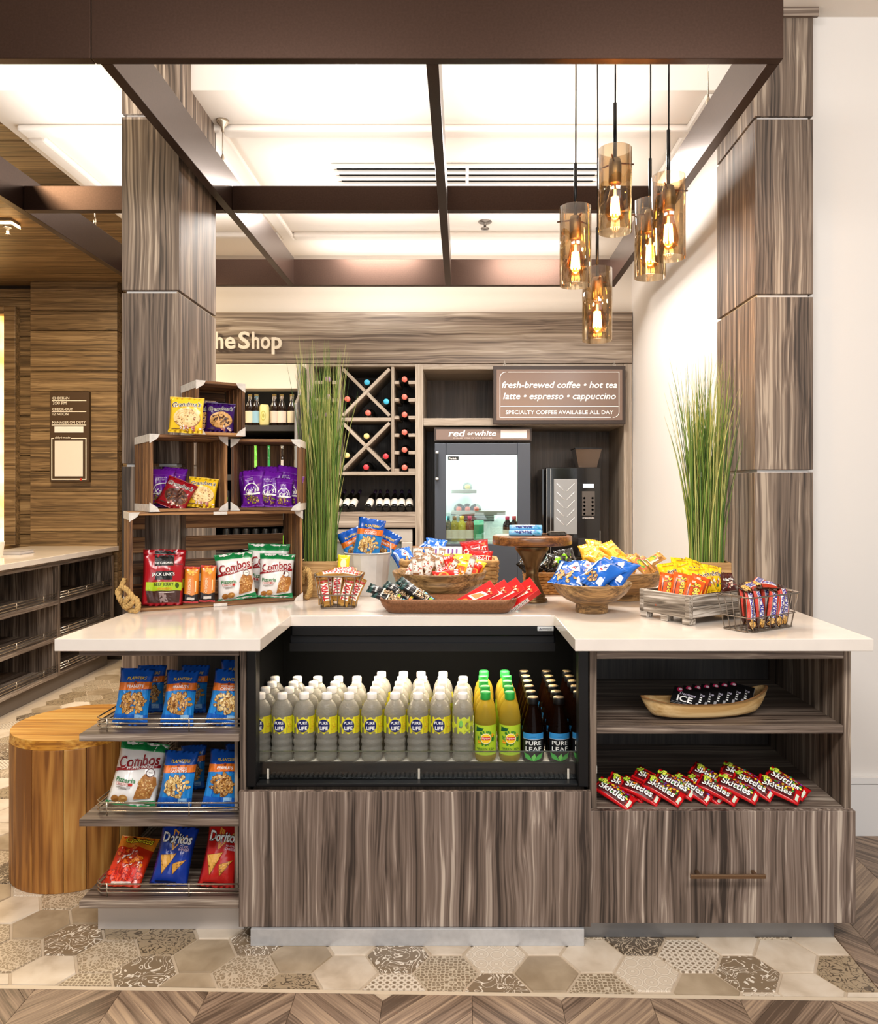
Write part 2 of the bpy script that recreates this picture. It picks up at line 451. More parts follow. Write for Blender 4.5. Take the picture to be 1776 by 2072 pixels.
# ============================================================ SETTING
# ---- floor: patterned hexagon tiles in front of and around the island, chevron wood-look tiles along the aisle
grout = mat('grout', (196, 178, 156), .8, noisy=.05, nscale=40)
floor = struct(B('floor', -4.6, 3.4, -2.2, 6.4, -.06, -.004, grout), 'patterned hexagon tile floor meeting chevron wood tile')
HR, GAP = .0935, .004
FX, FY = .2326, 2.137
EDGE_X = 1.121
def border(X): return 2.0560 - .0225 * X          # the tile border runs a touch askew
SPEC = {(0, 0): 'tan', (2, 0): 'ring', (4, 0): 'scroll', (6, 0): 'swirl', (-2, 0): 'mesh', (-4, 0): 'cream', (-6, 0): 'speck', (-8, 0): 'scroll', (-10, 0): 'cream', (-12, 0): 'mesh',
        (1, 0): 'cream', (3, 0): 'lattice', (5, 0): 'cream', (7, 0): 'cream', (-1, 0): 'ring', (-3, 0): 'scroll', (-5, 0): 'tan', (-7, 0): 'tan', (-9, 0): 'speck', (-11, 0): 'speck',
        (1, -1): 'mesh', (3, -1): 'tan', (5, -1): 'cream', (-1, -1): 'scroll', (-3, -1): 'lattice', (-5, -1): 'swirl', (-7, -1): 'tan', (-9, -1): 'mesh', (-11, -1): 'cream',
        (2, 1): 'dark', (-8, 1): 'swirl', (-10, 1): 'scroll', (-12, 1): 'speck', (4, 1): 'cream', (-4, 1): 'cream', (0, 1): 'cream', (-2, 1): 'cream', (-9, 1): 'swirl'}
KINDS = ['cream', 'cream', 'tan', 'mesh', 'speck', 'scroll', 'swirl', 'lattice', 'ring', 'tan', 'cream', 'dark']
hexp = [((HR - GAP) * math.cos(i * PI / 3), (HR - GAP) * math.sin(i * PI / 3)) for i in range(6)]
HEX = {k: MB().prism(hexp, -.004, 0, 0, .0018).mesh('hex_tile_' + k, tilemat(k)) for k in sorted(set(KINDS))}
far = MB(); fk = [tilemat(k) for k in ('cream', 'tan', 'speck', 'mesh', 'swirl')]
rt = random.Random(4)
for i in range(-31, 9):
    for j in range(-2, 26):
        cx = FX + 1.5 * HR * i; cy = FY + math.sqrt(3) * HR * (j + (.5 if i % 2 else 0))
        if cx > EDGE_X + .1 or cy < border(cx) - .09 or cy > 6.1 or cx < -4.3: continue
        if cx > -1.0 and cy > 2.40: continue                       # under the island: not seen
        if cx < -2.62 and cy > 4.2: continue
        kind = SPEC.get((i, j)) or rt.choice(KINDS)
        poly = [(cx + x, cy + y) for x, y in hexp]
        if cy > 4.75 or cx < -.6045 * cy - .1:                     # too far off, or outside the photograph: one joined part
            q = clip(poly, -.0225, -1, -2.059)
            if len(q) > 2: far.prism(q, -.004, 0, rt.randrange(5))
            continue
        q = clip(clip(poly, -.0225, -1, -2.059), 1, 0, EDGE_X - .003)
        if len(q) < 3 or parea(q) < .0008: continue
        if parea(q) > parea(poly) * .995: link('tile', HEX[kind], floor, (cx, cy, 0))
        else: MB().prism([(x - cx, y - cy) for x, y in q], -.004, 0, 0, .0015).build('tile', tilemat(kind), floor, (cx, cy, 0))
o = far.build('tile', fk, floor); o['kind'] = 'stuff'
# border strip of pale tile between the two patterns
MB().prism([(-2.2, 2.0560 + .0495 + .0), (-2.2, 2.0560 + .0495 - .014), (1.3, 2.056 - .0292 - .014), (1.3, 2.056 - .0292)], -.004, -.0006).build('border_strip', mat('tile_edge', (214, 196, 172), .5), floor)
CW, PL = .2356, .0935
aisle = MB()
for side in ('front', 'right'):
    for c in range(-12, 14):
        x0 = -.919 + c * CW; x1 = x0 + CW; sg = 1 if c % 2 == 0 else -1
        if side == 'front' and x0 > 2.1: continue
        if side == 'right' and (x1 < EDGE_X or x0 > 2.1): continue
        for k in range(-16, 22):
            y0 = 1.6475 + k * PL
            if sg > 0: q = [(x0, y0 + CW), (x0, y0 + CW - PL), (x1, y0 - PL), (x1, y0)]
            else: q = [(x0, y0), (x0, y0 - PL), (x1, y0 + CW - PL), (x1, y0 + CW)]
            if side == 'front': q = clip(q, .0225, 1, 2.056 - .0145)
            else: q = clip(clip(clip(q, -1, 0, -EDGE_X), 0, 1, 2.985), -.0225, -1, -(2.056 - .0145))
            if len(q) < 3 or parea(q) < .0006: continue
            mx, my = sum(p[0] for p in q) / len(q), sum(p[1] for p in q) / len(q); an = -PI / 4 * sg
            loc = [((x - mx) * math.cos(-an) - (y - my) * math.sin(-an), (x - mx) * math.sin(-an) + (y - my) * math.cos(-an)) for x, y in q]
            if side == 'front' and (max(p[1] for p in q) < 1.86 or x1 < -1.45 or x0 > 1.5):   # outside the photograph: one joined part
                aisle.prism(q, -.004, 0, 0, .0012); continue
            MB().prism(loc, -.004, 0, 0, .0012).build('plank', W_floor, floor, (mx, my, 0), (0, 0, an))

o = aisle.build('plank', W_floor, floor); o['kind'] = 'stuff'
# ---- walls
struct(B('wall_front', 1.34, 3.2, 3.0, 3.14, 0, 3.25, WHITE), 'white painted wall to the right of the wood column')
bb = struct(MB().box(1.36, 3.2, 2.984, 2.999, 0, .200).box(1.36, 3.2, 2.979, 2.999, .205, .228).build('baseboard_front', mat('trim_paint', (236, 234, 232), .5)), 'tall white baseboard under the white wall')
struct(B('wall_right', 1.152, 1.30, 3.38, 5.9, 0, 3.0, WHITE), 'white side wall of the shop behind the right column')
struct(B('wall_back', -2.2, 1.2, 5.78, 5.9, 0, 3.0, WHITE), 'wall behind the shop cabinets')
struct(B('wall_back', -2.2, 1.152, 5.24, 5.78, 2.566, 2.97, mat('bulkhead_paint', (206, 196, 184), .8)), 'pale painted bulkhead above the wood header')
# ---- ceiling
struct(B('ceiling', -2.02, 1.3, 3.08, 5.9, 2.955, 3.3, CREAM), 'white shop ceiling with its front edge dropped')
struct(B('ceiling', -4.6, 3.4, -.9, 3.08, 3.2, 3.3, CREAM), 'higher white ceiling over the aisle')
for (a, b, c, d) in ((-1.06, 1.0, 3.36, 3.44), (-1.06, 1.0, 4.76, 4.84), (-1.96, -1.32, 3.36, 3.44), (-1.96, -1.14, 4.76, 4.84)):
    struct(MB().box(a, b, c, d, 2.925, 2.956).build('trim_1', CREAM, bevel=.012), 'shallow bead across the white ceiling')
for (x, y0, y1) in ((-1.10, 3.36, 4.84), (1.02, 3.1, 4.84), (-1.93, 3.46, 4.74)):
    struct(MB().box(x - .04, x + .04, y0, y1, 2.925, 2.956).build('trim_2', CREAM, bevel=.012), 'shallow bead running back along the white ceiling')
# ---- wood columns of stacked veneer panels
def column(x0, x1, seams, label):
    c = struct(B('column', x0 + .014, x1 - .014, 2.964, 3.376, 0, 3.199, WHITE), label)
    zs = [0] + seams + [3.199]
    for z0, z1 in zip(zs, zs[1:]):
        a, b = z0 + .006 * (z0 > 0), z1 - .006
        B('panel', x0, x1, 2.95, 2.965, a, b, W_v, c, .0015)
        B('panel', x0, x0 + .015, 2.9655, 3.39, a, b, W_v, c, .0015)
        B('panel', x1 - .015, x1, 2.9655, 3.39 if x0 < 0 else 2.998, a, b, W_v, c, .0015)
    return c
column(-1.315, -1.094, [.096, .77, 1.444, 2.112, 2.791], 'grey brown wood veneer column left of the island')
column(1.123, 1.347, [.07, .745, 1.421, 2.097, 2.782], 'grey brown wood veneer column right of the island')
struct(B('trim_3', 1.11, 1.362, 2.935, 2.949, 3.165, 3.2, W_x), 'wood cap at the top of the right column')
# ---- far left: plank wall, plank soffit, glowing panel
wl = struct(B('wall_left', -4.6, -2.3, 6.13, 6.25, 0, 3.05, mat('wall_backing', (52, 40, 28), .8)), 'walnut plank wall behind the left counter')
for k in range(-1, 15):
    z1 = 2.911 - .157 * k; z0 = max(z1 - .153, 0); z1 = min(z1, 2.984)
    if z1 - z0 < .02: continue
    B('plank', -3.39, -2.71, 6.0, 6.125, z0, z1, W_plank, wl, .002)
    B('plank', -4.5, -3.395, 6.09, 6.125, z0 - .03, z1 - .03, W_plank, wl, .002)
    B('plank', -2.705, -2.3, 6.09, 6.125, z0, z1, W_plank, wl, .002)
struct(B('wall_left', -4.72, -4.601, 3.0, 6.25, 0, 3.3, W_plank), 'side wall beyond the far left counter')
sf = struct(B('ceiling', -4.6, -2.025, 3.08, 6.3, 3.0, 3.3, mat('wall_backing', (52, 40, 28), .8)), 'walnut plank soffit over the left counter')
for k in range(19):
    y0 = 3.085 + .17 * k
    B('plank', -4.6, -2.03, y0, min(y0 + .166, 6.28), 2.986, 2.999, W_plank, sf, .002)
pn = thing('backlit_panel', 'glowing yellow onyx panel in a wood frame at the far left', 'light panel', (-3.95, 6.06, .93))
m, N, L, b = newmat('onyx_glow')
nz = N.new('ShaderNodeTexNoise'); nz.inputs['Scale'].default_value = 5; nz.inputs['Detail'].default_value = 5
r = N.new('ShaderNodeValToRGB'); r.color_ramp.elements[0].position = .35; r.color_ramp.elements[0].color = lin((222, 140, 20)); r.color_ramp.elements[1].position = .65; r.color_ramp.elements[1].color = lin((255, 226, 150))
tc = N.new('ShaderNodeTexCoord'); L.new(tc.outputs['Object'], nz.inputs['Vector']); L.new(nz.outputs['Fac'], r.inputs['Fac']); L.new(r.outputs['Color'], b.inputs['Emission Color']); b.inputs['Emission Strength'].default_value = 2.2
B('onyx_sheet', -.45, .335, 0, .02, 0, 1.8, m, pn)
B('frame', .34, .43, -.04, .03, -.01, 1.87, W_plank, pn, .003)
B('frame', -.45, .339, -.04, .03, 1.805, 1.87, W_plank, pn, .003)
sp = thing('ceiling_sprinkler', 'small ceiling box with a chrome sprinkler on the plank soffit', 'sprinkler', (-2.77, 4.66, 2.985))
B('box', -.09, .05, -.05, .05, -.035, 0, W_plank, sp, .002)
MB().lathe([(.024, -.035), (.026, -.042), (.008, -.05), (.008, -.075), (.016, -.08), (.0, -.083)], 14).build('sprinkler_head', CHROME, sp)

# ---- bronze frame hung from the ceiling
pg = thing('ceiling_pergola', 'dark bronze frame of crossing beams hung above the island', 'ceiling frame', (0, 0, 2.594))
def beam(x0, x1, y0, y1, z1, z0=0.): B('beam', x0, x1, y0, y1, z0, z1, BRONZE, pg, .0015)
beam(-2.3, -1.0766, 2.214, 2.246, .29); beam(-1.0746, .9256, 2.214, 2.246, .29)
beam(-1.0626, -1.027, 2.247, 4.649, .166); beam(-.109, -.072, 2.247, 4.649, .166); beam(.890, .9256, 2.247, 4.649, .166); beam(-1.99, -1.955, 2.247, 4.649, .166)
for (a, b) in ((-1.954, -1.0636), (-1.026, -.110), (-.071, .889)):
    beam(a, b, 3.408, 3.45, .108)
beam(-1.99, .9256, 4.65, 4.69, .158)
for (x, y, zt) in ((-1.045, 3.33, .361), (.908, 2.84, .606), (.908, 4.3, .361), (-.09, 4.2, .361), (-1.97, 4.1, .361)):
    MB().tube([(x, y, .17), (x, y, zt - .03)], .0025, 6).build('suspension_wire', CHROME, pg)
    MB().lathe([(.028, zt), (.026, zt - .012), (.008, zt - .03), (.005, zt - .05)][::-1], 14, (x, y, 0)).build('ceiling_cup', CHROME, pg)
    MB().lathe([(.007, .166), (.007, .2), (.003, .215)], 10, (x, y, 0)).build('wire_clamp', CHROME, pg)
# ---- ceiling vent and detector
vt = thing('ceiling_vent', 'long white slot vent in the shop ceiling behind the cross beam', 'vent', (.02, 3.885, 2.953))
B('backing', -.65, .65, -.11, .11, -.002, .0, INNER, vt)
for k in range(4): B('slat', -.67, .67, -.128 + k * .0735, -.128 + k * .0735 + .034, -.012, -.003, CREAM, vt)
B('slat', -.008, .008, -.1, .1, -.0125, -.003, CREAM, vt)
sd = thing('smoke_detector', 'small round chrome ceiling sprinkler beside the middle beam', 'detector', at(981, 447, 4.58))
MB().lathe([(.0, -.055), (.022, -.052), (.026, -.045), (.008, -.04), (.008, -.012), (.04, -.01), (.045, .012)], 18).build('cover', mat('dull_nickel', (120, 112, 104), .35, .8), sd)

# ---- left counter with open railed shelves
def rail(parent, pts, post_at, zs, r=.0032, name='rail'):
    for z in zs:
        MB().tube([(x, y, z) for x, y in pts], r, 6).build(name, CHROME, parent)
    for (x, y) in post_at:
        MB().tube([(x, y, 0), (x, y, max(zs) + .002)], r, 6).build('rail_post', CHROME, parent)
lc = thing('shelf_counter', 'long wood counter with open railed shelves and white top at the far left', 'counter', (-2.72, 5.1, 0))
B('countertop', -.66, .03, -.9, .885, .880, .915, QUARTZ, lc, .002)
B('top_rail', -.6, 0, -.9, .84, .845, .879, W_y, lc)
for y in (-.9, .045, .84): B('side_panel', -.6, 0, y, y + .028, .101, .844, W_v, lc)
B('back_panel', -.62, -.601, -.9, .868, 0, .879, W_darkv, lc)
B('plinth', -.6, -.04, -.88, .84, 0, .1, mat('plinth_grey', (110, 98, 86), .6), lc)
for z in (.101, .34, .585):
    for (a, b) in ((-.871, .044), (.074, .839)):
        s = B('shelf', -.55, .0, a, b, z, z + .026, W_y, lc)
        for zz in (.012, .03, .048):
            MB().tube([(-.012, a, z + .026 + zz), (-.012, b, z + .026 + zz)], .003, 5).build('rail', CHROME, s)
        n = 3
        for q in range(n): MB().tube([(-.012, a + (b - a) * (q + .5) / n, z + .026), (-.012, a + (b - a) * (q + .5) / n, z + .076)], .003, 5).build('rail_post', CHROME, s)
bk = thing('ring_binder', 'closed pale grey binder lying on the far left counter', 'binder', (-3.13, 5.22, .915), .03)
B('cover', -.10, .16, -.09, .09, 0, .003, mat('binder_grey', (150, 146, 148), .5), bk)
B('pages', -.10, .155, -.085, .085, .0035, .021, mat('paper_grey', (206, 202, 204), .8), bk)
B('cover', -.10, .16, -.09, .09, .0215, .0245, mat('binder_grey', (150, 146, 148), .5), bk)
cp = thing('paper_cup', 'white cup at the left edge of the far counter', 'cup', (-2.99, 4.92, .915))
MB().lathe([(.028, 0), (.04, .10), (.042, .103), (.037, .1), (.026, .005)], 20).build('body', WHITE, cp)
# wall sign of hours
hs = thing('hours_sign', 'brown check-in hours sign hanging on the walnut plank wall', 'sign', at(144, 884, 5.99))
SW, SH = .152, .352
B('board', -SW, SW, -.03, .009, -SH, SH, mat('sign_brown', (74, 54, 34), .5), hs, .002)
def flat(w, h, y): return lambda X, Y, l: Vector((X * w, y - l, -h + Y * 2 * h))
CR = (240, 230, 214)
els = [('t', 'CHECK-IN', -.42, .925, .86, CR, {'bold': .03, 'tall': 1.0}), ('r', -.88, .893, .88, .902, CR), ('t', '3:00 PM', -.48, .871, .70, CR, {'bold': .02}),
       ('t', 'CHECK-OUT', -.33, .802, 1.05, CR, {'bold': .03}), ('r', -.88, .771, .88, .78, CR), ('t', '12 NOON', -.43, .749, .80, CR, {'bold': .02}),
       ('t', 'MANAGER ON DUTY', .0, .657, 1.72, CR, {'bold': .03}), ('r', -.88, .622, .88, .631, CR), ('r', -.74, .545, .74, .61, (238, 232, 226)),
       ('r', -.90, .022, -.85, .485, CR), ('r', .85, .022, .90, .485, CR), ('r', -.90, .022, .90, .033, CR), ('r', .1, .475, .90, .485, CR), ('r', -.9, .475, -.76, .485, CR),
       ('t', "abby's mode", -.32, .487, .78, CR, {'shear': .25, 'bold': .015}), ('r', -.72, .06, .72, .455, (232, 222, 212)), ('e', .62, .028, .06, .014, (190, 60, 40))]
mb, ms = lay(els, flat(SW, SH, -.0305), SW, 2 * SH, res=1.2); mb.build('lettering', ms, hs)
# ============================================================ ISLAND
TOP = .915
ct = MB().prism([(-1.185, 2.22), (-.588, 2.22), (-.593, 2.635), (.314, 2.635), (.324, 2.22), (1.19, 2.22), (1.19, 2.944), (1.117, 2.944), (1.117, 3.46), (-1.087, 3.46), (-1.087, 2.944), (-1.185, 2.944)], .879, TOP)
tag(ct.build('countertop', QUARTZ, bevel=.002), 'white quartz island countertop with a notch cut out over the drinks cooler', 'countertop')

# ---- left: open shelves with wire rails
lu = thing('snack_shelf_unit', 'grey wood open shelf unit with nickel rails at the left end of the island', 'shelf unit', (0, 0, 0))
B('top_board', -1.1455, -.669, 2.285, 2.352, .852, .878, W_x, lu, .001)
B('top_board', -1.1455, -.703, 2.3525, 2.93, .852, .878, W_x, lu)
B('front_stile', -.668, -.6515, 2.292, 2.345, .0535, .878, W_v, lu, .001)
B('side_panel', -.702, -.6925, 2.353, 2.93, .0625, .851, W_v, lu)
B('back_panel', -1.09, -.703, 2.925, 2.94, .10, .851, wood('veneer_back_shade', 'z', [(40, 33, 28), (52, 44, 38), (62, 53, 46)], cross=22), lu)  # veneer darkened to put the shade behind the shelves into its colour
B('plinth', -1.12, -.672, 2.35, 2.365, 0, .0935, mat('plinth_alu', (206, 198, 192), .45, .4), lu)
B('plinth', -1.12, -1.105, 2.366, 2.90, 0, .0935, mat('plinth_alu', (206, 198, 192), .45, .4), lu)
SHELF = (.618, .3644, .1194)
for z in SHELF:
    s = MB().prism([(-1.1455, 2.285), (-.669, 2.285), (-.669, 2.352), (-.703, 2.352), (-.703, 2.924), (-1.1455, 2.924)], z - .0215, z).build('shelf', W_x, lu, bevel=.001)
    for zz in (.012, .024, .038):
        MB().tube([(-.671, 2.312, z + zz), (-1.093, 2.312, z + zz), (-1.112, 2.331, z + zz), (-1.100, 2.915, z + zz)], .0024, 7).build('rail', CHROME, s)
    for (x, y) in ((-1.075, 2.312), (-.827, 2.312), (-1.107, 2.60), (-1.1003, 2.90)):
        MB().tube([(x, y, z), (x, y, z + .041)], .0024, 7).build('rail_post', CHROME, s)

# ---- middle: cooler over a blank veneer front
cb = thing('base_cabinet', 'wide grey wood base cabinet under the drinks cooler', 'cabinet', (0, 0, 0))
B('front_panel', -.6655, .3785, 2.272, 2.290, .051, .4515, W_door, cb, .001)
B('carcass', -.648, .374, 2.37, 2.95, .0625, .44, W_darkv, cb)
B('plinth', -.628, .357, 2.262, 2.2715, 0, .0505, ALU, cb, .001)
B('plinth_block', -.62, .35, 2.292, 2.36, 0, .05, INNER, cb)
ck = thing('drinks_cooler', 'black open-front drinks cooler set into the island', 'cooler', (0, 0, 0))
B('side_frame', -.651, -.6225, 2.300, 2.345, .4545, .8785, BLACK, ck, .002)
B('side_frame', .3457, .3760, 2.300, 2.345, .4545, .8785, BLACK, ck, .002)
B('side_panel', -.6915, -.6880, 2.355, 2.95, .459, .8785, INNER, ck)
B('side_panel', .4185, .4205, 2.478, 2.95, .459, .8785, INNER, ck)
B('back_panel', -.687, .418, 2.93, 2.95, .459, .8785, INNER, ck)
B('deck', -.687, .418, 2.392, 2.93, .462, .485, mat('deck_white', (232, 226, 214), .35), ck)
B('front_lip', -.656, .3815, 2.380, 2.3915, .455, .500, BLACK, ck, .002)
B('sill', -.6220, .3450, 2.300, 2.335, .4545, .465, BLACK, ck, .002)
B('tray', -.650, .374, 2.3455, 2.3795, .456, .466, INNER, ck)
g = MB()
for k in range(64):
    x = -.605 + k * .0148; g.box(x, x + .008, 2.347, 2.379, .4665, .4715)
o = g.build('air_grille', mat('grille_grey', (52, 50, 48), .4, .5), ck); o['kind'] = 'stuff'
B('canopy', -.592, .313, 2.64, 2.67, .845, .8785, BLACK, ck, .003)
B('canopy', -.600, .318, 2.655, 2.72, .806, .844, mat('canopy_black', (24, 26, 30), .3, .3), ck, .004)
B('canopy_lip', -.600, .318, 2.6495, 2.6545, .789, .818, BLACK, ck)
B('light_tube', -.56, .28, 2.668, 2.706, .797, .8055, mat('cooler_lamp', (255, 240, 215), emit=(255, 238, 210), es=58.0), ck)
GLP = thin_glass('pane_glass', (250, 252, 250), .05)
B('glass_pane', -.6215, .3445, 2.338, 2.343, .466, .5475, GLP, ck)
B('pane_edge', -.6215, .3445, 2.3375, 2.3435, .5477, .5492, mat('pane_edge', (70, 74, 66), .2), ck)
for x in (-.595, -.135, .32): B('pane_clip', x - .003, x + .003, 2.3345, 2.3375, .466, .497, mat('clip_clear', (200, 192, 178), .3), ck)
bd = B('badge', .255, .311, 2.6335, 2.6395, .862, .8775, mat('badge_grey', (206, 208, 210), .4), ck, .002)
mb, ms = lay([('t', 'Structural', .18, .62, 1.15, (40, 40, 44), {'bold': .02}), ('t', 'CONCEPTS', .5, .28, .6, (90, 90, 96)), ('p', [(-.85, .3), (-.7, .3), (-.55, .75), (-.62, .75)], (60, 60, 64)), ('p', [(-.65, .3), (-.5, .3), (-.4, .6), (-.46, .6)], (60, 60, 64))],
             lambda X, Y, l: Vector((.283 + X * .027, 2.6335 - l, .8625 + Y * .0145)), .027, .0145, res=2); mb.build('lettering', ms, bd)

# ---- right: open shelves over a drawer
rc = thing('shelf_cabinet', 'grey wood cabinet with two open shelves over a drawer at the right', 'cabinet', (0, 0, 0))
B('front_stile', .381, .402, 2.308, 2.36, .055, .878, W_v, rc, .001)
MB().prism([(.4022, 2.3605), (.4065, 2.3605), (.430, 2.475), (.430, 2.88), (.4215, 2.88), (.4215, 2.476)], .0625, .837).build('side_panel', W_v, rc)
B('side_panel', 1.1465, 1.168, 2.308, 2.90, .0545, .878, W_v, rc, .001)
B('top_board', .4025, 1.146, 2.308, 2.88, .838, .878, W_x, rc, .001)
B('back_panel', .4305, 1.146, 2.882, 2.90, .36, .878, wood('veneer_back_shade', 'z', [(40, 33, 28), (52, 44, 38), (62, 53, 46)], cross=22), rc)  # same darkened veneer, painted-in shade at the back of the cabinet
for (za, zb) in ((.612, .637), (.374, .3915)):
    MB().prism([(.4025, 2.309), (1.146, 2.309), (1.146, 2.88), (.4305, 2.88), (.4305, 2.475), (.407, 2.36), (.4025, 2.36)], za, zb).build('shelf', W_x, rc, bevel=.001)
dr = B('drawer', .380, 1.1705, 2.285, 2.3075, .0546, .3885, W_door, rc, .001)
MB().box(.668, .889, 2.250, 2.258, .204, .216).box(.69, .70, 2.258, 2.285, .206, .214).box(.857, .867, 2.258, 2.285, .206, .214).build('handle', mat('bronze_handle', (138, 110, 84), .3, .9), dr, bevel=.001)
B('plinth', .3585, 1.116, 2.306, 2.32, 0, .054, mat('brushed_aluminium_dull', (140, 140, 142), .4, .85), rc, .001)
bc = thing('island_core', 'plain dark back body of the island under the countertop', 'cabinet', (0, 0, 0))
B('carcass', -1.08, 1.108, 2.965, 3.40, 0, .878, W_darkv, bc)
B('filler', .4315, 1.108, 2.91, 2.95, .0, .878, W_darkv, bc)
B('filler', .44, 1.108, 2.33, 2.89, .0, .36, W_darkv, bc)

# ---- bottles
def bottle_mat(name, col, body, k=.3, rough=.02, ior=1.16, wavy=0.):
    """clear plastic holding liquid: refracts, with plain body colour mixed in to look lit"""
    m, N, L, b = newmat(name)
    b.inputs['Base Color'].default_value = lin(col); b.inputs['Transmission Weight'].default_value = 1.; b.inputs['Roughness'].default_value = rough
    b.inputs['IOR'].default_value = ior
    if wavy:
        tc = N.new('ShaderNodeTexCoord'); mp = N.new('ShaderNodeMapping'); mp.inputs['Scale'].default_value = (45, 45, 110); nz = N.new('ShaderNodeTexNoise'); nz.inputs['Scale'].default_value = 1; nz.inputs['Detail'].default_value = 2; nz.inputs['Distortion'].default_value = 1.2
        bp = N.new('ShaderNodeBump'); bp.inputs['Strength'].default_value = wavy; bp.inputs['Distance'].default_value = .006
        L.new(tc.outputs['Object'], mp.inputs['Vector']); L.new(mp.outputs[0], nz.inputs['Vector']); L.new(nz.outputs['Fac'], bp.inputs['Height']); L.new(bp.outputs['Normal'], b.inputs['Normal'])
    t = N.new('ShaderNodeBsdfTranslucent'); t.inputs[0].default_value = lin(body)
    d = N.new('ShaderNodeBsdfDiffuse'); d.inputs[0].default_value = lin(body)
    m1 = N.new('ShaderNodeMixShader'); m1.inputs[0].default_value = .5; L.new(t.outputs[0], m1.inputs[1]); L.new(d.outputs[0], m1.inputs[2])
    m2 = N.new('ShaderNodeMixShader'); m2.inputs[0].default_value = k; L.new(b.outputs[0], m2.inputs[1]); L.new(m1.outputs[0], m2.inputs[2])
    L.new(m2.outputs[0], N['Material Output'].inputs[0]); return m
PET = bottle_mat('water_bottle', (254, 254, 252), (255, 249, 234), .31, rough=.0, ior=1.33, wavy=.45)  # pale body share put in to brighten the clear water
GT = bottle_mat('green_tea', (255, 232, 96), (250, 222, 84), .40)
BT = bottle_mat('black_tea', (110, 60, 26), (50, 26, 12), .25)
def cyl(r, ang, z0, z1): return lambda X, Y, l: Vector(((r + l) * math.sin(X * ang), -(r + l) * math.cos(X * ang), z0 + (z1 - z0) * Y))
def wrapped(els, r, ang, z0, z1, res=.3): return lay(els, cyl(r, ang, z0, z1), r * ang, z1 - z0, base=.0006, res=res)
WP = [(.026, 0), (.031, .003), (.0338, .011), (.0338, .016), (.0312, .022), (.0312, .026), (.0340, .034), (.0340, .040), (.0314, .046), (.0314, .050), (.0340, .058), (.0340, .064), (.0314, .070), (.0314, .074), (.0340, .082), (.0325, .088), (.0336, .091), (.0336, .144), (.0342, .147), (.0338, .154), (.031, .167), (.025, .180), (.0165, .190), (.0125, .193), (.0125, .200), (0, .200)]
NAVY, YEL = (24, 32, 92), (228, 216, 44)
wel = [('r', -1, 0, 1, 1, YEL), ('r', .30, 0, 1, 1, (214, 200, 36)), ('n', .42, .5, .13, .42, 16, [(196, 150, 30), (222, 170, 40), (236, 190, 60)], .03), ('r', -1, 0, -.38, 1, (196, 208, 40)), ('e', 0, .5, .235, .38, NAVY),
       ('t', 'PURE', .0, .67, .33, (250, 250, 250), {'bold': .04, 'tall': 1.1}), ('t', 'LIFE', .01, .36, .30, (250, 250, 250), {'bold': .04, 'tall': 1.1}), ('n', -.6, .5, .1, .3, 8, [(120, 140, 20), (150, 160, 30)], .015)]
def bottle(name, label, cat, prof, m, capprof, capm, label_mesh, loc, group):
    t = tag(MB().lathe(prof, 24).build(name, m, None, loc), label, cat, group)
    MB().lathe(capprof, 20).build('cap', capm, t)
    link('label', label_mesh, t)
    return t
mb, ms = wrapped(wel, .0336, 2.3, .091, .144); WLAB = mb.mesh('water_label', ms)
CAPW = mat('cap_white', (240, 232, 220), .45)
mb, ms = wrapped([('r', -1, 0, 1, 1, (198, 208, 62)), ('e', -.12, .62, .07, .2, (120, 190, 90)), ('e', .16, .42, .05, .16, (150, 160, 40)), ('r', .02, .14, .5, .2, (150, 156, 50)), ('r', .1, .66, .5, .72, (170, 176, 50))], .0336, 2.3, .091, .144); WLAB2 = mb.mesh('water_label_side', ms)
ORD = ['first', 'second', 'third', 'fourth', 'fifth', 'sixth', 'seventh', 'eighth', 'ninth', 'tenth', 'eleventh', 'twelfth', 'thirteenth', 'fourteenth']
ROW = ['front row', 'second row', 'third row', 'fourth row', 'back row', 'hindmost row']
DECK = .4852; Y0 = 2.452; PITCH = .0712
rb = random.Random(3)
proto = {}
def place(kind, make, x, r, label, jit=.006):
    loc = (x + rb.uniform(-jit, jit) * (r > 0), Y0 + PITCH * r, DECK)
    if kind not in proto:
        proto[kind] = make(loc, label); o = proto[kind]
    else: o = dup(proto[kind], loc, label)
    o.rotation_euler = (0, 0, rb.uniform(-.12, .12))
    return o
mkw = lambda lab: (lambda loc, label: bottle('water_bottle', label, 'bottle', WP, PET, [(.0150, .1935), (.0158, .196), (.0158, .210), (.0148, .2125), (0, .2128)], CAPW, lab, loc, 'water bottles in the cooler'))
wc = [482, 526.5, 571, 615, 661, 706, 752, 799, 845, 890, 936]
for c, u in enumerate(wc):
    n = 5 if 6 <= c <= 9 else 4
    if not c: continue
    for r in range(n):
        x = ux(u, Y0)
        lab = f'clear water bottle with white cap, {ROW[r]}, {ORD[c - 1] + " full column" if c else "half hidden column"} from the left'
        if c == 10 and r == 0: place('w2', mkw(WLAB2), x, r, 'clear water bottle turned to show its green recycling label, beside the green tea')
        else: place('w', mkw(WLAB), x, r, lab)
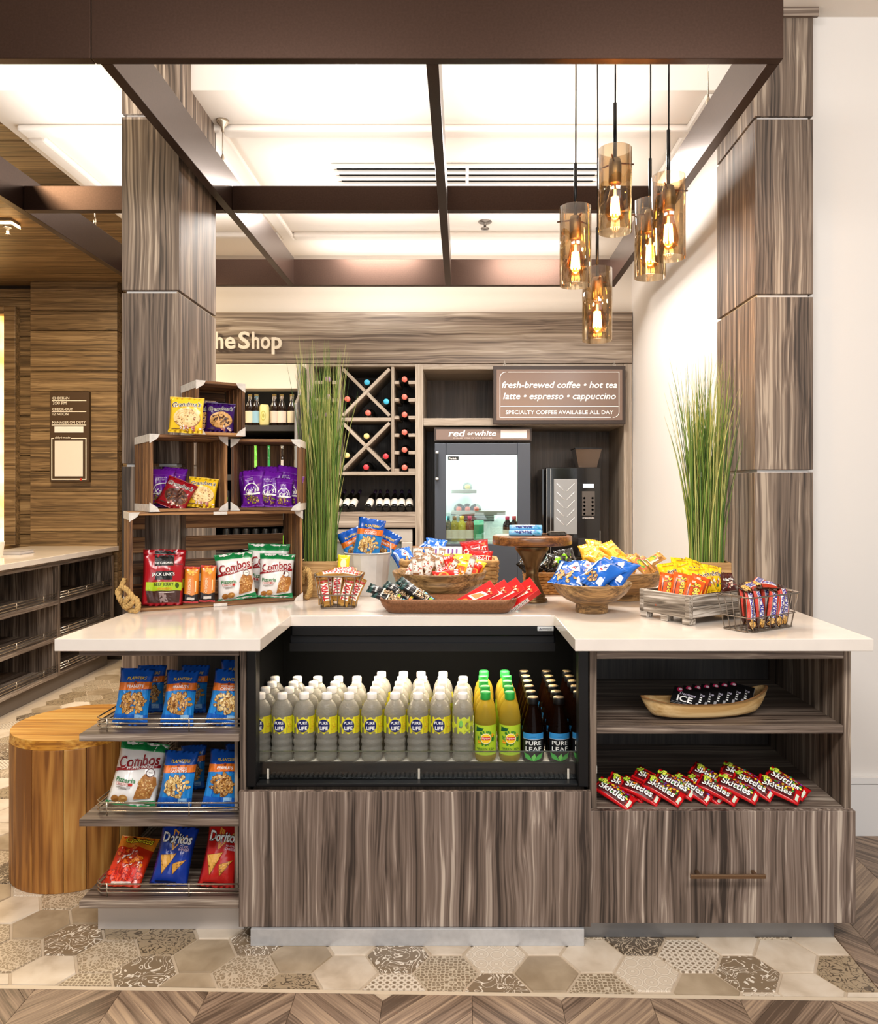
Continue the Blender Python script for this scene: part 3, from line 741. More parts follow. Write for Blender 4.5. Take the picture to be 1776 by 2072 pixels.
# green tea
GP = [(.027, 0), (.032, .004), (.0345, .014), (.0345, .022), (.0335, .024), (.0335, .118), (.0345, .121), (.0345, .135), (.032, .155), (.027, .172), (.018, .186), (.0135, .191), (.0135, .199), (0, .199)]
LIME = (176, 204, 48)
gel = [('r', -1, 0, 1, 1, LIME), ('p', [(-.66, .76), (-.22, .80), (-.10, .90), (-.62, .94)], (20, 84, 50)), ('n', .02, .56, .56, .24, 60, [(30, 100, 40), (60, 140, 50), (40, 120, 44), (80, 150, 60)], .06), ('n', -.40, .44, .10, .08, 5, [(220, 130, 20), (248, 170, 40)], .06), ('n', .44, .66, .10, .08, 5, [(220, 130, 20), (248, 170, 40)], .05),
       ('e', .02, .57, .30, .175, (250, 240, 200)), ('e', .02, .57, .27, .155, (250, 206, 40)), ('r', -.21, .53, .25, .625, (206, 30, 36)), ('t', 'Lipton', .02, .578, .40, (255, 255, 255), {'bold': .02}), ('t', 'GREEN TEA', .0, .235, .98, (30, 90, 40), {'bold': .03}), ('r', -.40, .10, .40, .113, (110, 150, 40))]
mb, ms = wrapped(gel, .0338, 1.5, .024, .118, .22); GLAB = mb.mesh('green_tea_label', ms)
mkg = lambda loc, label: bottle('green_tea_bottle', label, 'bottle', GP, GT, [(.0155, .1925), (.0165, .195), (.0165, .214), (.0155, .2165), (0, .217)], mat('cap_green', (40, 160, 62), .4), GLAB, loc, 'green tea bottles in the cooler')
for c, u in enumerate((982, 1031)):
    for r in range(5): place('g', mkg, ux(u, Y0), r, f'green capped tea bottle, {ROW[r]}, {("column beside the water", "column beside the dark tea")[c]}', .003)
# dark tea
DP = [(.030, 0), (.0345, .004), (.0355, .010), (.0355, .094), (.034, .098), (.031, .115), (.0225, .148), (.0165, .168), (.015, .180), (.016, .184), (.016, .192), (0, .192)]
BLK = (18, 20, 24)
del_ = [('r', -1, 0, 1, 1, BLK), ('r', -1, .80, 1, 1, (52, 138, 196)), ('r', -1, .785, 1, .80, (200, 210, 220)), ('r', -.2, .87, .2, .885, (30, 96, 150)), ('t', 'PURE', .0, .665, 1.32, (245, 245, 240), {'bold': .012, 'tall': .8}), ('t', 'LEAF', .0, .46, 1.32, (245, 245, 240), {'bold': .012, 'tall': .8}),
        ('p', [(0, .04), (-.66, .12), (-.82, .32), (-.36, .25)], (66, 168, 70)), ('p', [(0, .04), (.36, .25), (.82, .32), (.66, .12)], (66, 168, 70)), ('p', [(0, .04), (-.16, .18), (.10, .31), (.22, .18)], (110, 196, 90))]
mb, ms = wrapped(del_, .0357, 1.05, .003, .093, .22); DLAB = mb.mesh('dark_tea_label', ms)
CAPT = mat('cap_gold', (176, 150, 112), .35, .3)
def mkd(loc, label):
    t = bottle('dark_tea_bottle', label, 'bottle', DP, BT, [(.0175, .1785), (.0182, .181), (.0182, .196), (.0172, .199), (0, .1985)], BLACK, DLAB, loc, 'dark tea bottles in the cooler')
    MB().lathe([(.0165, .1992), (.0165, .2), (0, .2002)], 20).build('cap_top', CAPT, t); return t
for c, u in enumerate((1078, 1130, 1177)):
    for r in range(6): place('d', mkd, ux(u, Y0), r, f'brown tea bottle with a black cap, {ROW[r]}, {("left", "middle", "right")[c]} column of dark tea', .0)

# ---- round wooden stool
st = thing('stump_stool', 'round honey brown wooden stump stool standing left of the island', 'stool', (-1.384, 2.775, 0))
n = 15; R1 = .225
aw = [1.0, 1.2, .8, 1.3, .7, 1.1, .9, 1.25, .85, 1.0, 1.15, .75, 1.2, .95, 1.1]; tot = sum(aw); a = 0.3
for q in range(n):
    a2 = a + 2 * PI * aw[q] / tot; P = []
    for j in range(5): t = a + .004 + (a2 - a - .008) * j / 4; P.append((R1 * math.cos(t), R1 * math.sin(t)))
    for j in range(4, -1, -1): t = a + .004 + (a2 - a - .008) * j / 4; P.append((.05 * math.cos(t), .05 * math.sin(t)))
    MB().prism(P, 0, .478).build('stave', W_stump, st, bevel=.002); a = a2
ys = [-R1, -.15, -.075, .005, .085, .16, R1]
circ = [(R1 * .998 * math.cos(2 * PI * j / 48), R1 * .998 * math.sin(2 * PI * j / 48)) for j in range(48)]
for y0, y1 in zip(ys, ys[1:]):
    q = clip(clip(circ, 0, -1, -(y0 + .0004)), 0, 1, y1 - .0004)
    MB().prism(q, .4785, .51, 0, .003).build('top_board', W_top, st)
# ============================================================ SNACK PACKS
RED, WHT, BKK = (196, 24, 30), (250, 248, 244), (20, 18, 18)
NUTS = [(120, 70, 24), (206, 156, 86), (190, 136, 66), (222, 178, 112)]
CASH = [(150, 100, 44), (240, 208, 140), (226, 186, 110), (248, 222, 164)]
BL, OR = (16, 82, 178), (232, 118, 30)
def nutbag(word, over, nuts, sz):
    return [('r', -1, .05, 1, .62, (34, 132, 208)), ('p', [(-1, .60), (1, .645), (1, .775), (-1, .735)], OR), ('t', 'PLANTERS', .08, .83, 1.15, (240, 206, 40), {'shear': .25, 'bold': .03, 'rot': 2}),
            ('e', .02, .745, .09, .03, (140, 50, 24))] + ([('t', over, .05, .705, .95, WHT, {'rot': 1.5, 'bold': .02})] if over else []) + [('t', word, .05, .655 if over else .685, 1.0, WHT, {'bold': .04, 'shear': .1, 'rot': 1.5}),
            ('n', .06, .40, .72, .19, 75, nuts, sz), ('r', -1, .06, 1, .19, (20, 92, 186)), ('r', .25, .10, .75, .19, (150, 196, 236)), ('r', .30, .115, .70, .135, (40, 90, 170))]
COMB = [('r', -1, .875, 1, 1, (14, 124, 62)), ('r', -1, .865, 1, .877, (90, 180, 120)), ('r', -1, 0, 1, .05, (20, 130, 70)), ('p', [(-.1, .05), (1, .05), (1, .12), (.5, .07)], (20, 130, 70)),
        ('t', 'Combos', .0, .70, 1.72, (150, 20, 28), {'shear': .12, 'bold': .055, 'rot': 9, 'tall': 1.25, 'out': (WHT, .04)}), ('p', [(-1, .505), (-.2, .555), (.95, .62), (.95, .67), (-.2, .605), (-1, .555)], (150, 24, 30)),
        ('t', 'STUFFED SNACKS', .12, .602, 1.15, WHT, {'bold': .03, 'rot': 7}), ('t', 'Pizzeria', -.38, .385, .85, (30, 130, 62), {'bold': .02}), ('r', -.74, .295, -.05, .34, (206, 60, 50)), ('r', -.72, .299, -.07, .336, (250, 240, 232)),
        ('t', 'BAKED PRETZEL', -.39, .317, .56, (180, 40, 40), {'bold': .02}), ('r', -.72, .262, -.10, .272, (150, 140, 130)), ('r', -.6, .24, -.22, .25, (150, 140, 130)),
        ('p', [(.10, .10), (.78, .15), (.95, .36), (.88, .47), (.42, .50), (.28, .42)], (176, 116, 58)), ('n', .52, .29, .33, .16, 60, [(150, 90, 40), (214, 164, 96), (196, 140, 76), (228, 188, 126)], .045),
        ('e', .62, .53, .17, .068, (90, 40, 40)), ('e', .62, .53, .145, .057, (244, 240, 236)), ('r', .53, .525, .71, .537, (90, 80, 76)), ('e', -.62, .09, .17, .05, (170, 112, 52)), ('e', -.30, .10, .19, .055, (196, 140, 72)), ('e', -.28, .11, .07, .02, (226, 180, 110))]
JERK = [('r', -.46, .775, .5, .985, BKK), ('t', '100 CALORIES', .02, .83, .86, WHT, {'bold': .03}), ('r', .55, .80, .95, .82, (110, 14, 20)), ('p', [(-.42, .50), (.46, .50), (.5, .66), (-.38, .66)], BKK),
        ('t', "JACK LINK'S", .0, .60, 1.15, WHT, {'bold': .03, 'out': (BKK, .05)}), ('r', -.86, .285, .95, .455, (172, 200, 36)), ('t', 'BEEF JERKY', .05, .40, 1.0, (40, 50, 20), {'bold': .035}), ('t', 'JALAPEÑO', .08, .325, .75, (226, 150, 30), {'bold': .03}),
        ('e', .72, .385, .10, .055, (60, 80, 20)), ('p', [(-.72, .06), (.82, .06), (.9, .282), (-.84, .282)], (66, 36, 30)), ('p', [(-.1, .06), (.28, .06), (.14, .24), (-.2, .24)], (150, 130, 128)), ('r', -.2, .245, .6, .262, (230, 220, 214))]
CHIK = [('r', -1, .93, 1, 1, (190, 40, 24)), ('n', .0, .84, .5, .09, 14, [(200, 120, 20), (244, 180, 40), (250, 200, 60)], .16), ('t', 'CHICKEN', -.22, .44, 1.9, (250, 226, 180), {'rot': 90, 'bold': .03}), ('r', .5, .3, .66, .6, (246, 214, 160)), ('p', [(-1, .0), (1, .0), (1, .26), (.1, .20), (-1, .26)], (34, 22, 20)), ('r', -.5, .08, .5, .15, (220, 210, 200)), ('r', -1, 0, 1, .04, (190, 30, 26))]
KARS = [('r', -1, .82, 1, .835, (140, 70, 180)), ('t', "SWEET 'N", -.1, .755, .62, (228, 206, 240), {'bold': .02}), ('t', 'SALTY MIX', -.1, .705, .70, (228, 206, 240), {'bold': .02}), ('n', .0, .20, .72, .13, 46, [(90, 60, 40), (206, 166, 96), (180, 120, 60), (120, 150, 60), (228, 190, 120)], .08),
        ('a', .0, .42, .74, .21, -10, 175, .12, WHT), ('t', "Kar's", -.02, .42, 1.25, WHT, {'shear': .35, 'bold': .03, 'rot': 12}), ('p', [(-.85, .33), (.85, .36), (.8, .31), (-.2, .30)], WHT), ('r', -1, .0, 1, .075, (112, 30, 156))]
def cook(base, ck, chips, cap):
    return [('p', [(-.92, .70), (.95, .74), (.95, .88), (-.92, .84)], (250, 244, 236)) if cap else ('r', -1, .98, 1, 1, base), ('t', "Grandma's", .02, .79, 1.72, (24, 18, 16), {'shear': .3, 'bold': .028, 'rot': 3, 'out': ((252, 248, 240), .055)}),
            ('e', .1, .40, .80, .265, (150, 96, 44)), ('e', .08, .415, .79, .262, ck)] + ([('n', .08, .41, .66, .2, 26, [chips, chips, (chips[0] + 20, chips[1] + 14, chips[2] + 8)], .07)] if chips else [('a', .08, .41, q, q * .33, 20, 200, .06, (214, 166, 96)) for q in (.66, .5, .34)]) + \
           [('n', .3, .13, .6, .07, 12, [(170, 90, 70), (240, 220, 200), (226, 150, 140), (250, 240, 226)], .08), ('r', -.8, .09, -.3, .11, (90, 60, 50))]
def dori(base, l1, l2):
    return [('p', [(-.30, .96), (.02, .90), (-.12, .62), (-.2, .60)], (232, 160, 60)), ('p', [(-.22, .92), (-.04, .88), (-.13, .68), (-.16, .68)], base), ('p', [(-.2, .60), (-.13, .60), (.55, .84), (.5, .87)], (238, 176, 90)), ('t', 'Doritos', .02, .80, 1.62, WHT, {'bold': .05, 'tall': 1.35, 'rot': -2, 'out': (BKK, .06)}),
            ('t', l1, .5, .66, .5, (236, 206, 220), {'bold': .03}), ('t', l2, .5, .61, .56, (236, 206, 220), {'bold': .03}), ('p', [(-.75, .50), (.15, .55), (-.42, .18)], (150, 96, 30)), ('p', [(-.72, .495), (.12, .54), (-.42, .20)], (226, 168, 76)), ('p', [(.02, .36), (.78, .45), (.15, .18)], (150, 96, 30)), ('p', [(.05, .36), (.75, .44), (.16, .20)], (218, 156, 64)),
            ('n', -.3, .44, .3, .07, 12, [(200, 140, 50), (238, 190, 100)], .025), ('r', -.7, .05, .4, .08, (base[0] // 2, base[1] // 2, base[2] // 2))]
CHEE = [('r', -1, .72, 1, 1, (226, 132, 34)), ('t', 'Cheetos', .1, .90, 1.45, (244, 214, 50), {'bold': .05, 'shear': .2, 'tall': 1.2, 'out': (BKK, .06)}), ('n', 0, .45, .85, .26, 44, [(170, 40, 14), (240, 140, 30), (236, 110, 26), (250, 236, 226), (226, 60, 24)], .13), ('n', 0, .18, .8, .1, 14, [(170, 20, 14), (226, 40, 24), (240, 70, 30)], .2), ('r', -.5, .03, .5, .07, (250, 230, 220))]
TWX = [('r', -.92, .10, .92, .92, (168, 118, 48)), ('p', [(-.75, .22), (.75, .20), (.75, .80), (-.75, .78)], (252, 244, 232)), ('t', 'TWIX', .0, .50, 2.9, (200, 24, 34), {'rot': 90, 'bold': .08, 'tall': 1.5}), ('r', -1, .92, 1, 1, (150, 104, 40)), ('p', [(-.9, .82), (.9, .84), (.9, .90), (-.9, .88)], (176, 30, 30))]
SNK = [('r', -.98, .22, -.62, .90, (206, 60, 40)), ('r', .55, .22, .98, .90, (190, 60, 34)), ('r', -.62, .22, .55, .90, (246, 240, 240)), ('t', 'SNICKERS', -.03, .56, 4.2, (50, 40, 150), {'rot': -90, 'bold': .05, 'tall': 1.35}), ('n', 0, .12, .7, .08, 12, [(130, 80, 30), (226, 170, 80), (240, 196, 120)], .3)]
SKT = [('p', [(-.6, .06), (.75, .06), (.75, .86), (-.6, .86)], (90, 16, 20)), ('n', -.25, .5, .55, .40, 34, [(60, 10, 12), (244, 206, 40), (60, 170, 70), (240, 130, 30), (120, 60, 170), (250, 236, 60)], .14), ('t', 'Skittles', .12, .46, 2.75, WHT, {'rot': 90, 'bold': .04, 'tall': 1.1, 'out': (BKK, .06)}), ('r', -.1, .89, .7, .955, (226, 236, 214)), ('n', -.4, .14, .3, .1, 6, [(60, 120, 20), (190, 220, 50), (236, 240, 90)], .2)]
REE = [('t', "Reese's", .02, .52, 2.6, (248, 206, 50), {'rot': 90, 'bold': .05, 'tall': 1.5, 'out': ((60, 26, 16), .06)}), ('r', -.62, .2, -.54, .72, (60, 26, 16)), ('r', -.82, .3, -.78, .7, (60, 26, 16)), ('r', -.5, .86, -.1, .93, (250, 200, 170)), ('r', .7, .25, .78, .75, (250, 196, 60))]
MMS = [('t', "m&m's", .0, .62, 1.4, (70, 38, 22), {'bold': .05, 'rot': 12, 'tall': 1.2, 'out': (WHT, .05)}), ('n', .1, .30, .6, .14, 16, [(150, 110, 20), (206, 60, 40), (70, 120, 60), (60, 90, 180), (236, 140, 40), (250, 240, 220)], .13), ('r', -.6, .86, .5, .90, (180, 140, 30))]
DMM = [('t', "m&m's", .0, .6, 1.3, WHT, {'bold': .05, 'rot': 8}), ('n', .1, .30, .6, .16, 12, [(40, 20, 16), (190, 40, 36), (226, 200, 180)], .16)]
KND = [('r', -1, .0, 1, .12, (14, 62, 60)), ('r', -1, .88, 1, 1, (14, 62, 60)), ('p', [(-1, .66), (1, .66), (1, .88), (-1, .88)], BKK), ('t', 'KIND', .0, .79, 1.25, WHT, {'bold': .05}), ('n', 0, .45, .8, .18, 50, [(110, 76, 44), (200, 166, 116), (170, 128, 84), (226, 200, 160)], .16), ('r', -1, .12, 1, .2, BKK), ('r', -1, .2, -.5, .27, (236, 120, 30)), ('r', -.5, .2, 0, .27, (240, 200, 60)), ('r', 0, .2, .5, .27, (160, 200, 60)), ('r', .5, .2, 1, .27, (110, 180, 220)), ('r', -.9, .30, .9, .315, (226, 220, 206)), ('r', -.9, .60, .9, .63, (226, 220, 206))]
BLU = [('p', [(-.3, .5), (.1, .86), (.5, .5), (.1, .40)], (246, 244, 244)), ('r', -.15, .55, .3, .62, (30, 50, 120)), ('r', -.05, .48, .25, .53, (206, 40, 50)), ('n', -.2, .24, .6, .14, 18, [(110, 70, 30), (214, 166, 100), (230, 190, 130)], .12), ('r', .5, .12, .85, .3, (236, 240, 246)), ('r', -.85, .35, -.65, .8, (190, 214, 240))]
YLW = [('p', [(-.8, .2), (.5, .25), (.7, .6), (-.6, .55)], (190, 206, 80)), ('p', [(-.5, .62), (.8, .66), (.8, .8), (-.5, .74)], (250, 224, 120)), ('e', .3, .35, .3, .12, (240, 140, 50))]
MUL = [('r', -.7, .2, .0, .85, (216, 206, 60)), ('a', -.2, .5, .7, .3, 0, 300, .25, (226, 110, 90)), ('a', -.2, .5, .45, .2, 0, 300, .3, (110, 170, 80)), ('r', .3, .1, .8, .9, (150, 100, 40)), ('r', .4, .3, .7, .7, (246, 236, 214))]
DRK = [('e', .1, .62, .34, .17, (150, 226, 40)), ('n', 0, .3, .7, .2, 16, [(40, 34, 28), (120, 110, 90), (80, 130, 50), (190, 170, 140)], .12)]
SLV = [('r', -.8, .2, .8, .8, (246, 238, 230)), ('n', 0, .5, .7, .26, 9, [(206, 186, 166), (200, 50, 46), (150, 110, 80), (250, 246, 240)], .3), ('r', -1, .88, 1, 1, (160, 120, 84)), ('r', -1, 0, 1, .12, (150, 108, 74))]
RPK = [('r', -1, .80, 1, 1, (216, 40, 30))] + [('r', x, .82, x + .2, .97, WHT) for x in (-.85, -.45, -.05)] + [('e', .1, .4, .6, .2, (240, 160, 60)), ('e', .1, .4, .4, .13, (214, 60, 40))]
STB = [('r', -1, .62, 1, 1, (246, 208, 50)), ('r', -.5, .3, .4, .6, (236, 90, 40)), ('n', .2, .3, .6, .2, 10, [(190, 40, 30), (250, 180, 60), (250, 230, 200)], .16), ('r', -.3, .75, .3, .85, (252, 246, 226))]
CHZ = [('t', 'CHEEZ-IT', .0, .50, 1.75, WHT, {'bold': .06, 'tall': 1.3, 'rot': 4}), ('r', -1, .93, 1, 1, (150, 14, 18)), ('n', .6, .2, .3, .1, 5, [(200, 90, 20), (240, 150, 40)], .2)]
LEM = [('e', 0, .62, .5, .2, (250, 246, 200)), ('r', -1, .28, 1, .38, (240, 140, 60)), ('e', .1, .2, .3, .08, (200, 190, 40))]
GRN = [('p', [(-.6, .3), (.6, .3), (.5, .75), (-.5, .75)], (60, 150, 70))]
K = {'peanut': (.112, .185, .050, BL, nutbag('PEANUTS', None, NUTS, .135)), 'cashew': (.115, .182, .046, BL, nutbag('CASHEWS', 'HONEY ROASTED', CASH, .12)), 'pretzel': (.168, .21, .060, (240, 236, 232), COMB), 'jerky': (.142, .188, .03, (168, 24, 34), JERK),
     'chicken': (.056, .135, .013, (220, 130, 34), CHIK), 'mix': (.094, .152, .046, (104, 26, 150), KARS), 'cookie_yellow': (.118, .128, .026, (242, 198, 38), cook((242, 198, 38), (240, 204, 142), None, False)), 'cookie_purple': (.112, .122, .026, (58, 22, 96), cook((58, 22, 96), (222, 170, 100), (66, 36, 22), False)),
     'cookie_red': (.115, .12, .03, (150, 22, 32), cook((150, 22, 32), (84, 46, 34), (50, 24, 18), False)), 'corn_blue': (.142, .205, .056, (20, 54, 150), dori((20, 54, 150), 'COOL', 'RANCH')), 'corn_red': (.142, .22, .056, (186, 30, 26), dori((186, 30, 26), 'NACHO', 'CHEESE')), 'cheese': (.145, .19, .045, (206, 50, 22), CHEE),
     'twin': (.042, .108, .018, (196, 150, 74), TWX), 'nougat': (.040, .125, .022, (66, 34, 20), SNK), 'fruit': (.063, .128, .018, (206, 20, 26), SKT), 'cup': (.070, .125, .016, (238, 92, 22), REE), 'button': (.085, .105, .032, (250, 208, 22), MMS), 'button_dark': (.085, .1, .03, (74, 28, 22), DMM),
     'nutbar': (.040, .155, .020, (40, 38, 36), KND), 'blue': (.10, .13, .042, (30, 104, 204), BLU), 'yellow': (.062, .10, .022, (240, 178, 48), YLW), 'multi': (.050, .095, .02, (206, 150, 80), MUL), 'dark': (.080, .09, .035, (34, 32, 30), DRK), 'silver': (.026, .075, .017, (228, 218, 208), SLV),
     'redpack': (.055, .09, .018, (210, 34, 28), RPK), 'yellowred': (.06, .08, .02, (238, 150, 40), STB), 'cracker': (.13, .10, .032, (200, 26, 30), CHZ), 'lemon': (.05, .09, .016, (236, 222, 40), LEM)}
NAMES = {'twin': 'candy_bar', 'nougat': 'candy_bar', 'fruit': 'candy_pack', 'cup': 'candy_pack', 'nutbar': 'nut_bar', 'silver': 'wrapped_candy', 'redpack': 'candy_pack', 'yellowred': 'candy_pack', 'button': 'candy_bag', 'button_dark': 'candy_bag', 'chicken': 'meat_stick', 'jerky': 'jerky_bag',
         'cookie_yellow': 'cookie_bag', 'cookie_purple': 'cookie_bag', 'cookie_red': 'cookie_bag', 'blue': 'cookie_bag', 'peanut': 'nut_bag', 'cashew': 'nut_bag', 'mix': 'trail_mix_bag', 'pretzel': 'pretzel_bag', 'corn_blue': 'chip_bag', 'corn_red': 'chip_bag', 'cheese': 'chip_bag', 'cracker': 'cracker_bag', 'yellow': 'snack_pack', 'multi': 'snack_pack', 'dark': 'snack_bag', 'lemon': 'snack_pack'}
CATS = {'candy_bar': 'candy', 'candy_pack': 'candy', 'candy_bag': 'candy', 'wrapped_candy': 'candy', 'nut_bar': 'bar', 'meat_stick': 'snack', 'jerky_bag': 'jerky', 'cookie_bag': 'cookies', 'nut_bag': 'nuts', 'trail_mix_bag': 'nuts', 'pretzel_bag': 'pretzels', 'chip_bag': 'chips', 'cracker_bag': 'crackers', 'snack_pack': 'snack', 'snack_bag': 'snack'}
PK = {}


def packmesh(kind, seed):
    if (kind, seed) in PK: return PK[kind, seed]
    w, h, d, col, els = K[kind]
    bar = h / w > 2.2 or d < .02
    cr = d * (.16 if bar else .30); sm = .10 if h < .14 else .075
    def env(Y):
        t = min(1, max(0, (Y - sm * .55) / (1 - sm * 1.1))); return max(0., math.sin(PI * t)) ** (.35 if bar else .5)
    def surf(X, Y, lift, side=1):
        X = max(-1, min(1, X)); Y = max(0, min(1, Y))
        e = env(Y); p = max(0., 1 - abs(X) ** (4 if bar else 2.6)) ** .55
        th = d / 2 * e * p
        q = noise.noise(Vector((X * 1.9 + seed * 7.1, Y * 2.6 + seed, side * 3.3))) * cr * e * p
        q += noise.noise(Vector((X * 4.5 + seed, Y * 6 + 3.3 * seed, side * 5.1))) * cr * .45 * min(1, p * 1.5) * (.25 + .75 * e)
        q += math.sin(X * 19 + seed) * .0011 * (1 - e) * p * (w / .1)
        bend = noise.noise(Vector((X * .9, Y * .8 + seed * 5, 9.))) * d * .16
        x = X * w / 2 * (1 - .07 * e * (d / w) / .3)
        z = Y * h + noise.noise(Vector((X * 2.2 + seed * 3, Y * 3, 1.7))) * h * .012
        return Vector((x, bend - side * (max(0, th + q) + (lift if side > 0 else 0)), z))
    mb = MB(); nu, nv = (8, 16) if bar else (14, 20)
    for side in (1, -1):
        vs = [surf(-1 + 2 * i / nu, j / nv, 0, side) for j in range(nv + 1) for i in range(nu + 1)]
        fs = [(j * (nu + 1) + i, j * (nu + 1) + i + 1, (j + 1) * (nu + 1) + i + 1, (j + 1) * (nu + 1) + i) for j in range(nv) for i in range(nu)]
        mb.add(vs, fs if side > 0 else [f[::-1] for f in fs], 0, True)
    body = mb.mesh(NAMES[kind], mat('film_' + kind, col, .17, spec=.6), .0003)
    pm, ms = lay(els, surf, w / 2, h, base=.0007 if bar else .0011, res=.20, rnd=random.Random(seed * 3 + 1))
    pr = pm.mesh('print', ms)
    PK[kind, seed] = (body, pr); return PK[kind, seed]


PSEED = [0]
def pack(kind, P, yaw=0., lean=0., roll=0., label='', group=None, seeds=3, sc=1.):
    PSEED[0] += 1; body, pr = packmesh(kind, PSEED[0] % seeds + 1)
    n = NAMES[kind]; o = link(n, body); tag(o, label, CATS[n], group)
    o.matrix_world = Matrix.Translation(P) @ Matrix.Rotation(math.radians(yaw), 4, 'Z') @ Matrix.Rotation(-math.radians(lean), 4, 'X') @ Matrix.Rotation(math.radians(roll), 4, 'Y') @ Matrix.Scale(sc, 4)
    link('print', pr, o)
    return o


# ---- left shelf unit
S1, S2, S3 = [z + .003 for z in SHELF]
for (kind, u, v, z, Y, yaw, lean, roll, lab, sc) in (
        ('peanut', 262, 0, S1, 2.360, 14, 16, 6, 'blue bag of peanuts leaning left on the top railed shelf of the island', .93),
        ('peanut', 357, 0, S1, 2.360, 10, 18, 4, 'blue bag of peanuts in the middle of the top railed shelf', .90), ('cashew', 449, 0, S1, 2.360, 6, 16, 8, 'blue bag of cashews beside the wood stile on the top railed shelf', .92),
        ('peanut', 300, 0, S1, 2.495, 10, 14, 2, 'blue peanut bag half hidden behind the left bag on the top railed shelf', .82), ('peanut', 388, 0, S1, 2.495, 8, 14, 2, 'blue peanut bag half hidden behind the middle bag on the top railed shelf', .82), ('cashew', 474, 0, S1, 2.505, 4, 8, 2, 'blue nut bag standing behind the cashew bag on the top railed shelf', .92),
        ('pretzel', 263, 0, S2, 2.375, 8, 22, 9, 'white pretzel snack bag with a green top on the middle railed shelf', .90), ('cashew', 352, 0, S2, 2.360, 6, 14, 5, 'blue bag of honey roasted cashews on the middle railed shelf', .92), ('peanut', 441, 0, S2, 2.355, 12, 20, 8, 'blue bag of peanuts beside the wood stile on the middle railed shelf', .93),
        ('peanut', 388, 0, S2, 2.505, 6, 12, 0, 'blue nut bag in shade behind the cashew bag on the middle railed shelf', .75), ('cashew', 478, 0, S2, 2.495, 6, 12, 2, 'blue nut bag behind the peanut bag on the middle railed shelf', .8),
        ('cheese', 243, 0, S3, 2.365, 6, 56, 8, 'red and orange cheese puff bag lying back on the bottom railed shelf', .86), ('corn_blue', 340, 0, S3, 2.370, 8, 26, 8, 'blue tortilla chip bag on the bottom railed shelf', .82), ('corn_red', 436, 0, S3, 2.360, 6, 24, 7, 'red tortilla chip bag on the bottom railed shelf', .81)):
    pack(kind, Vector((ux(u, Y), Y, z)), yaw, lean, roll, lab, sc=sc)

# ============================================================ CRATES
METAL = mat('whitewashed_bracket', (212, 206, 198), .6, noisy=.14, nscale=60)
def crate(label, P, psi, W, D, H, back='v', nback=5, nside=4, seam=False):
    """slatted crate on its side, open to the front; P = front-left bottom corner, psi = turn in degrees"""
    t = thing('wooden_crate', label, 'crate', P, math.radians(psi))
    T = .011
    B('end_board', 0, W, .0, D, 0, T, W_cratex, t, .0015); B('end_board', 0, W, .0, D, H - T, H, W_cratex, t, .0015)
    g = .010; sw = (D - T - .002 - g * (nside - 1)) / nside
    for x0 in (0, W - T):
        for k in range(nside):
            y0 = k * (sw + g)
            B('slat', x0, x0 + T, y0 + .0005, y0 + sw, T + .0005, H - T - .0005, W_cratev, t, .0015)
    if back == 'v':
        gw = .012; bw = (W - gw * (nback - 1)) / nback
        for k in range(nback): B('slat', k * (bw + gw), k * (bw + gw) + bw, D - T, D, T + .0005, H - T - .0005, W_cratev, t, .0015)
    else:
        gw = .030; bw = (H - 2 * T - gw * (nback - 1)) / nback
        for k in range(nback): B('slat', T + .001, W - T - .001, D - T, D, T + k * (bw + gw), T + k * (bw + gw) + bw, W_cratex, t, .0015)
    q = .034; e = .0016
    for sx, x in ((1, 0), (-1, W)):
        for sz, z in ((1, 0), (-1, H)):
            m = MB(); xs = [x - sx * e, x + sx * q, x + sx * q * .15]
            poly = [(x - sx * e, z - sz * 0), (x + sx * q, z), (x + sx * q * .75, z + sz * q * .45), (x - sx * e, z + sz * q)]
            vs = [(px, -e, pz) for px, pz in poly] + [(px, -.0002, pz) for px, pz in poly]
            m.add(vs, [(0, 1, 2, 3), (7, 6, 5, 4)] + [(i, (i + 1) % 4, 4 + (i + 1) % 4, 4 + i) for i in range(4)])
            xa, xb = sorted((x - sx * e, x - sx * .0001)); za, zb = sorted((z, z + sz * q * .8))
            m.box(xa, xb, -.0001, D * .98, za, zb)
            m.build('corner_bracket', METAL, t)
    if seam:
        for z in (0, H): B('bracket_plate', W * .46, W * .54, -.0016, -.0001, z + (.001 if z == 0 else -.012), z + (.012 if z == 0 else -.001), METAL, t)
    return t
C1 = crate('large wooden crate on its side on the countertop, bottom of the crate stack', (-1.176, 2.70, TOP), 28, .621, .255, .353, 'h', 4, seam=True)
C2 = crate('wooden crate at the left of the middle tier of the stack', (-1.113, 2.722, TOP + .3545), 35, .277, .245, .278, 'v', 5)
C3 = crate('wooden crate at the right of the middle tier of the stack', (-.878, 2.898, TOP + .3545), 5, .256, .25, .272, 'v', 5)
C4 = crate('small wooden crate on top of the stack', (-.962, 2.762, TOP + .6335), 35, .178, .205, .196, 'h', 3)
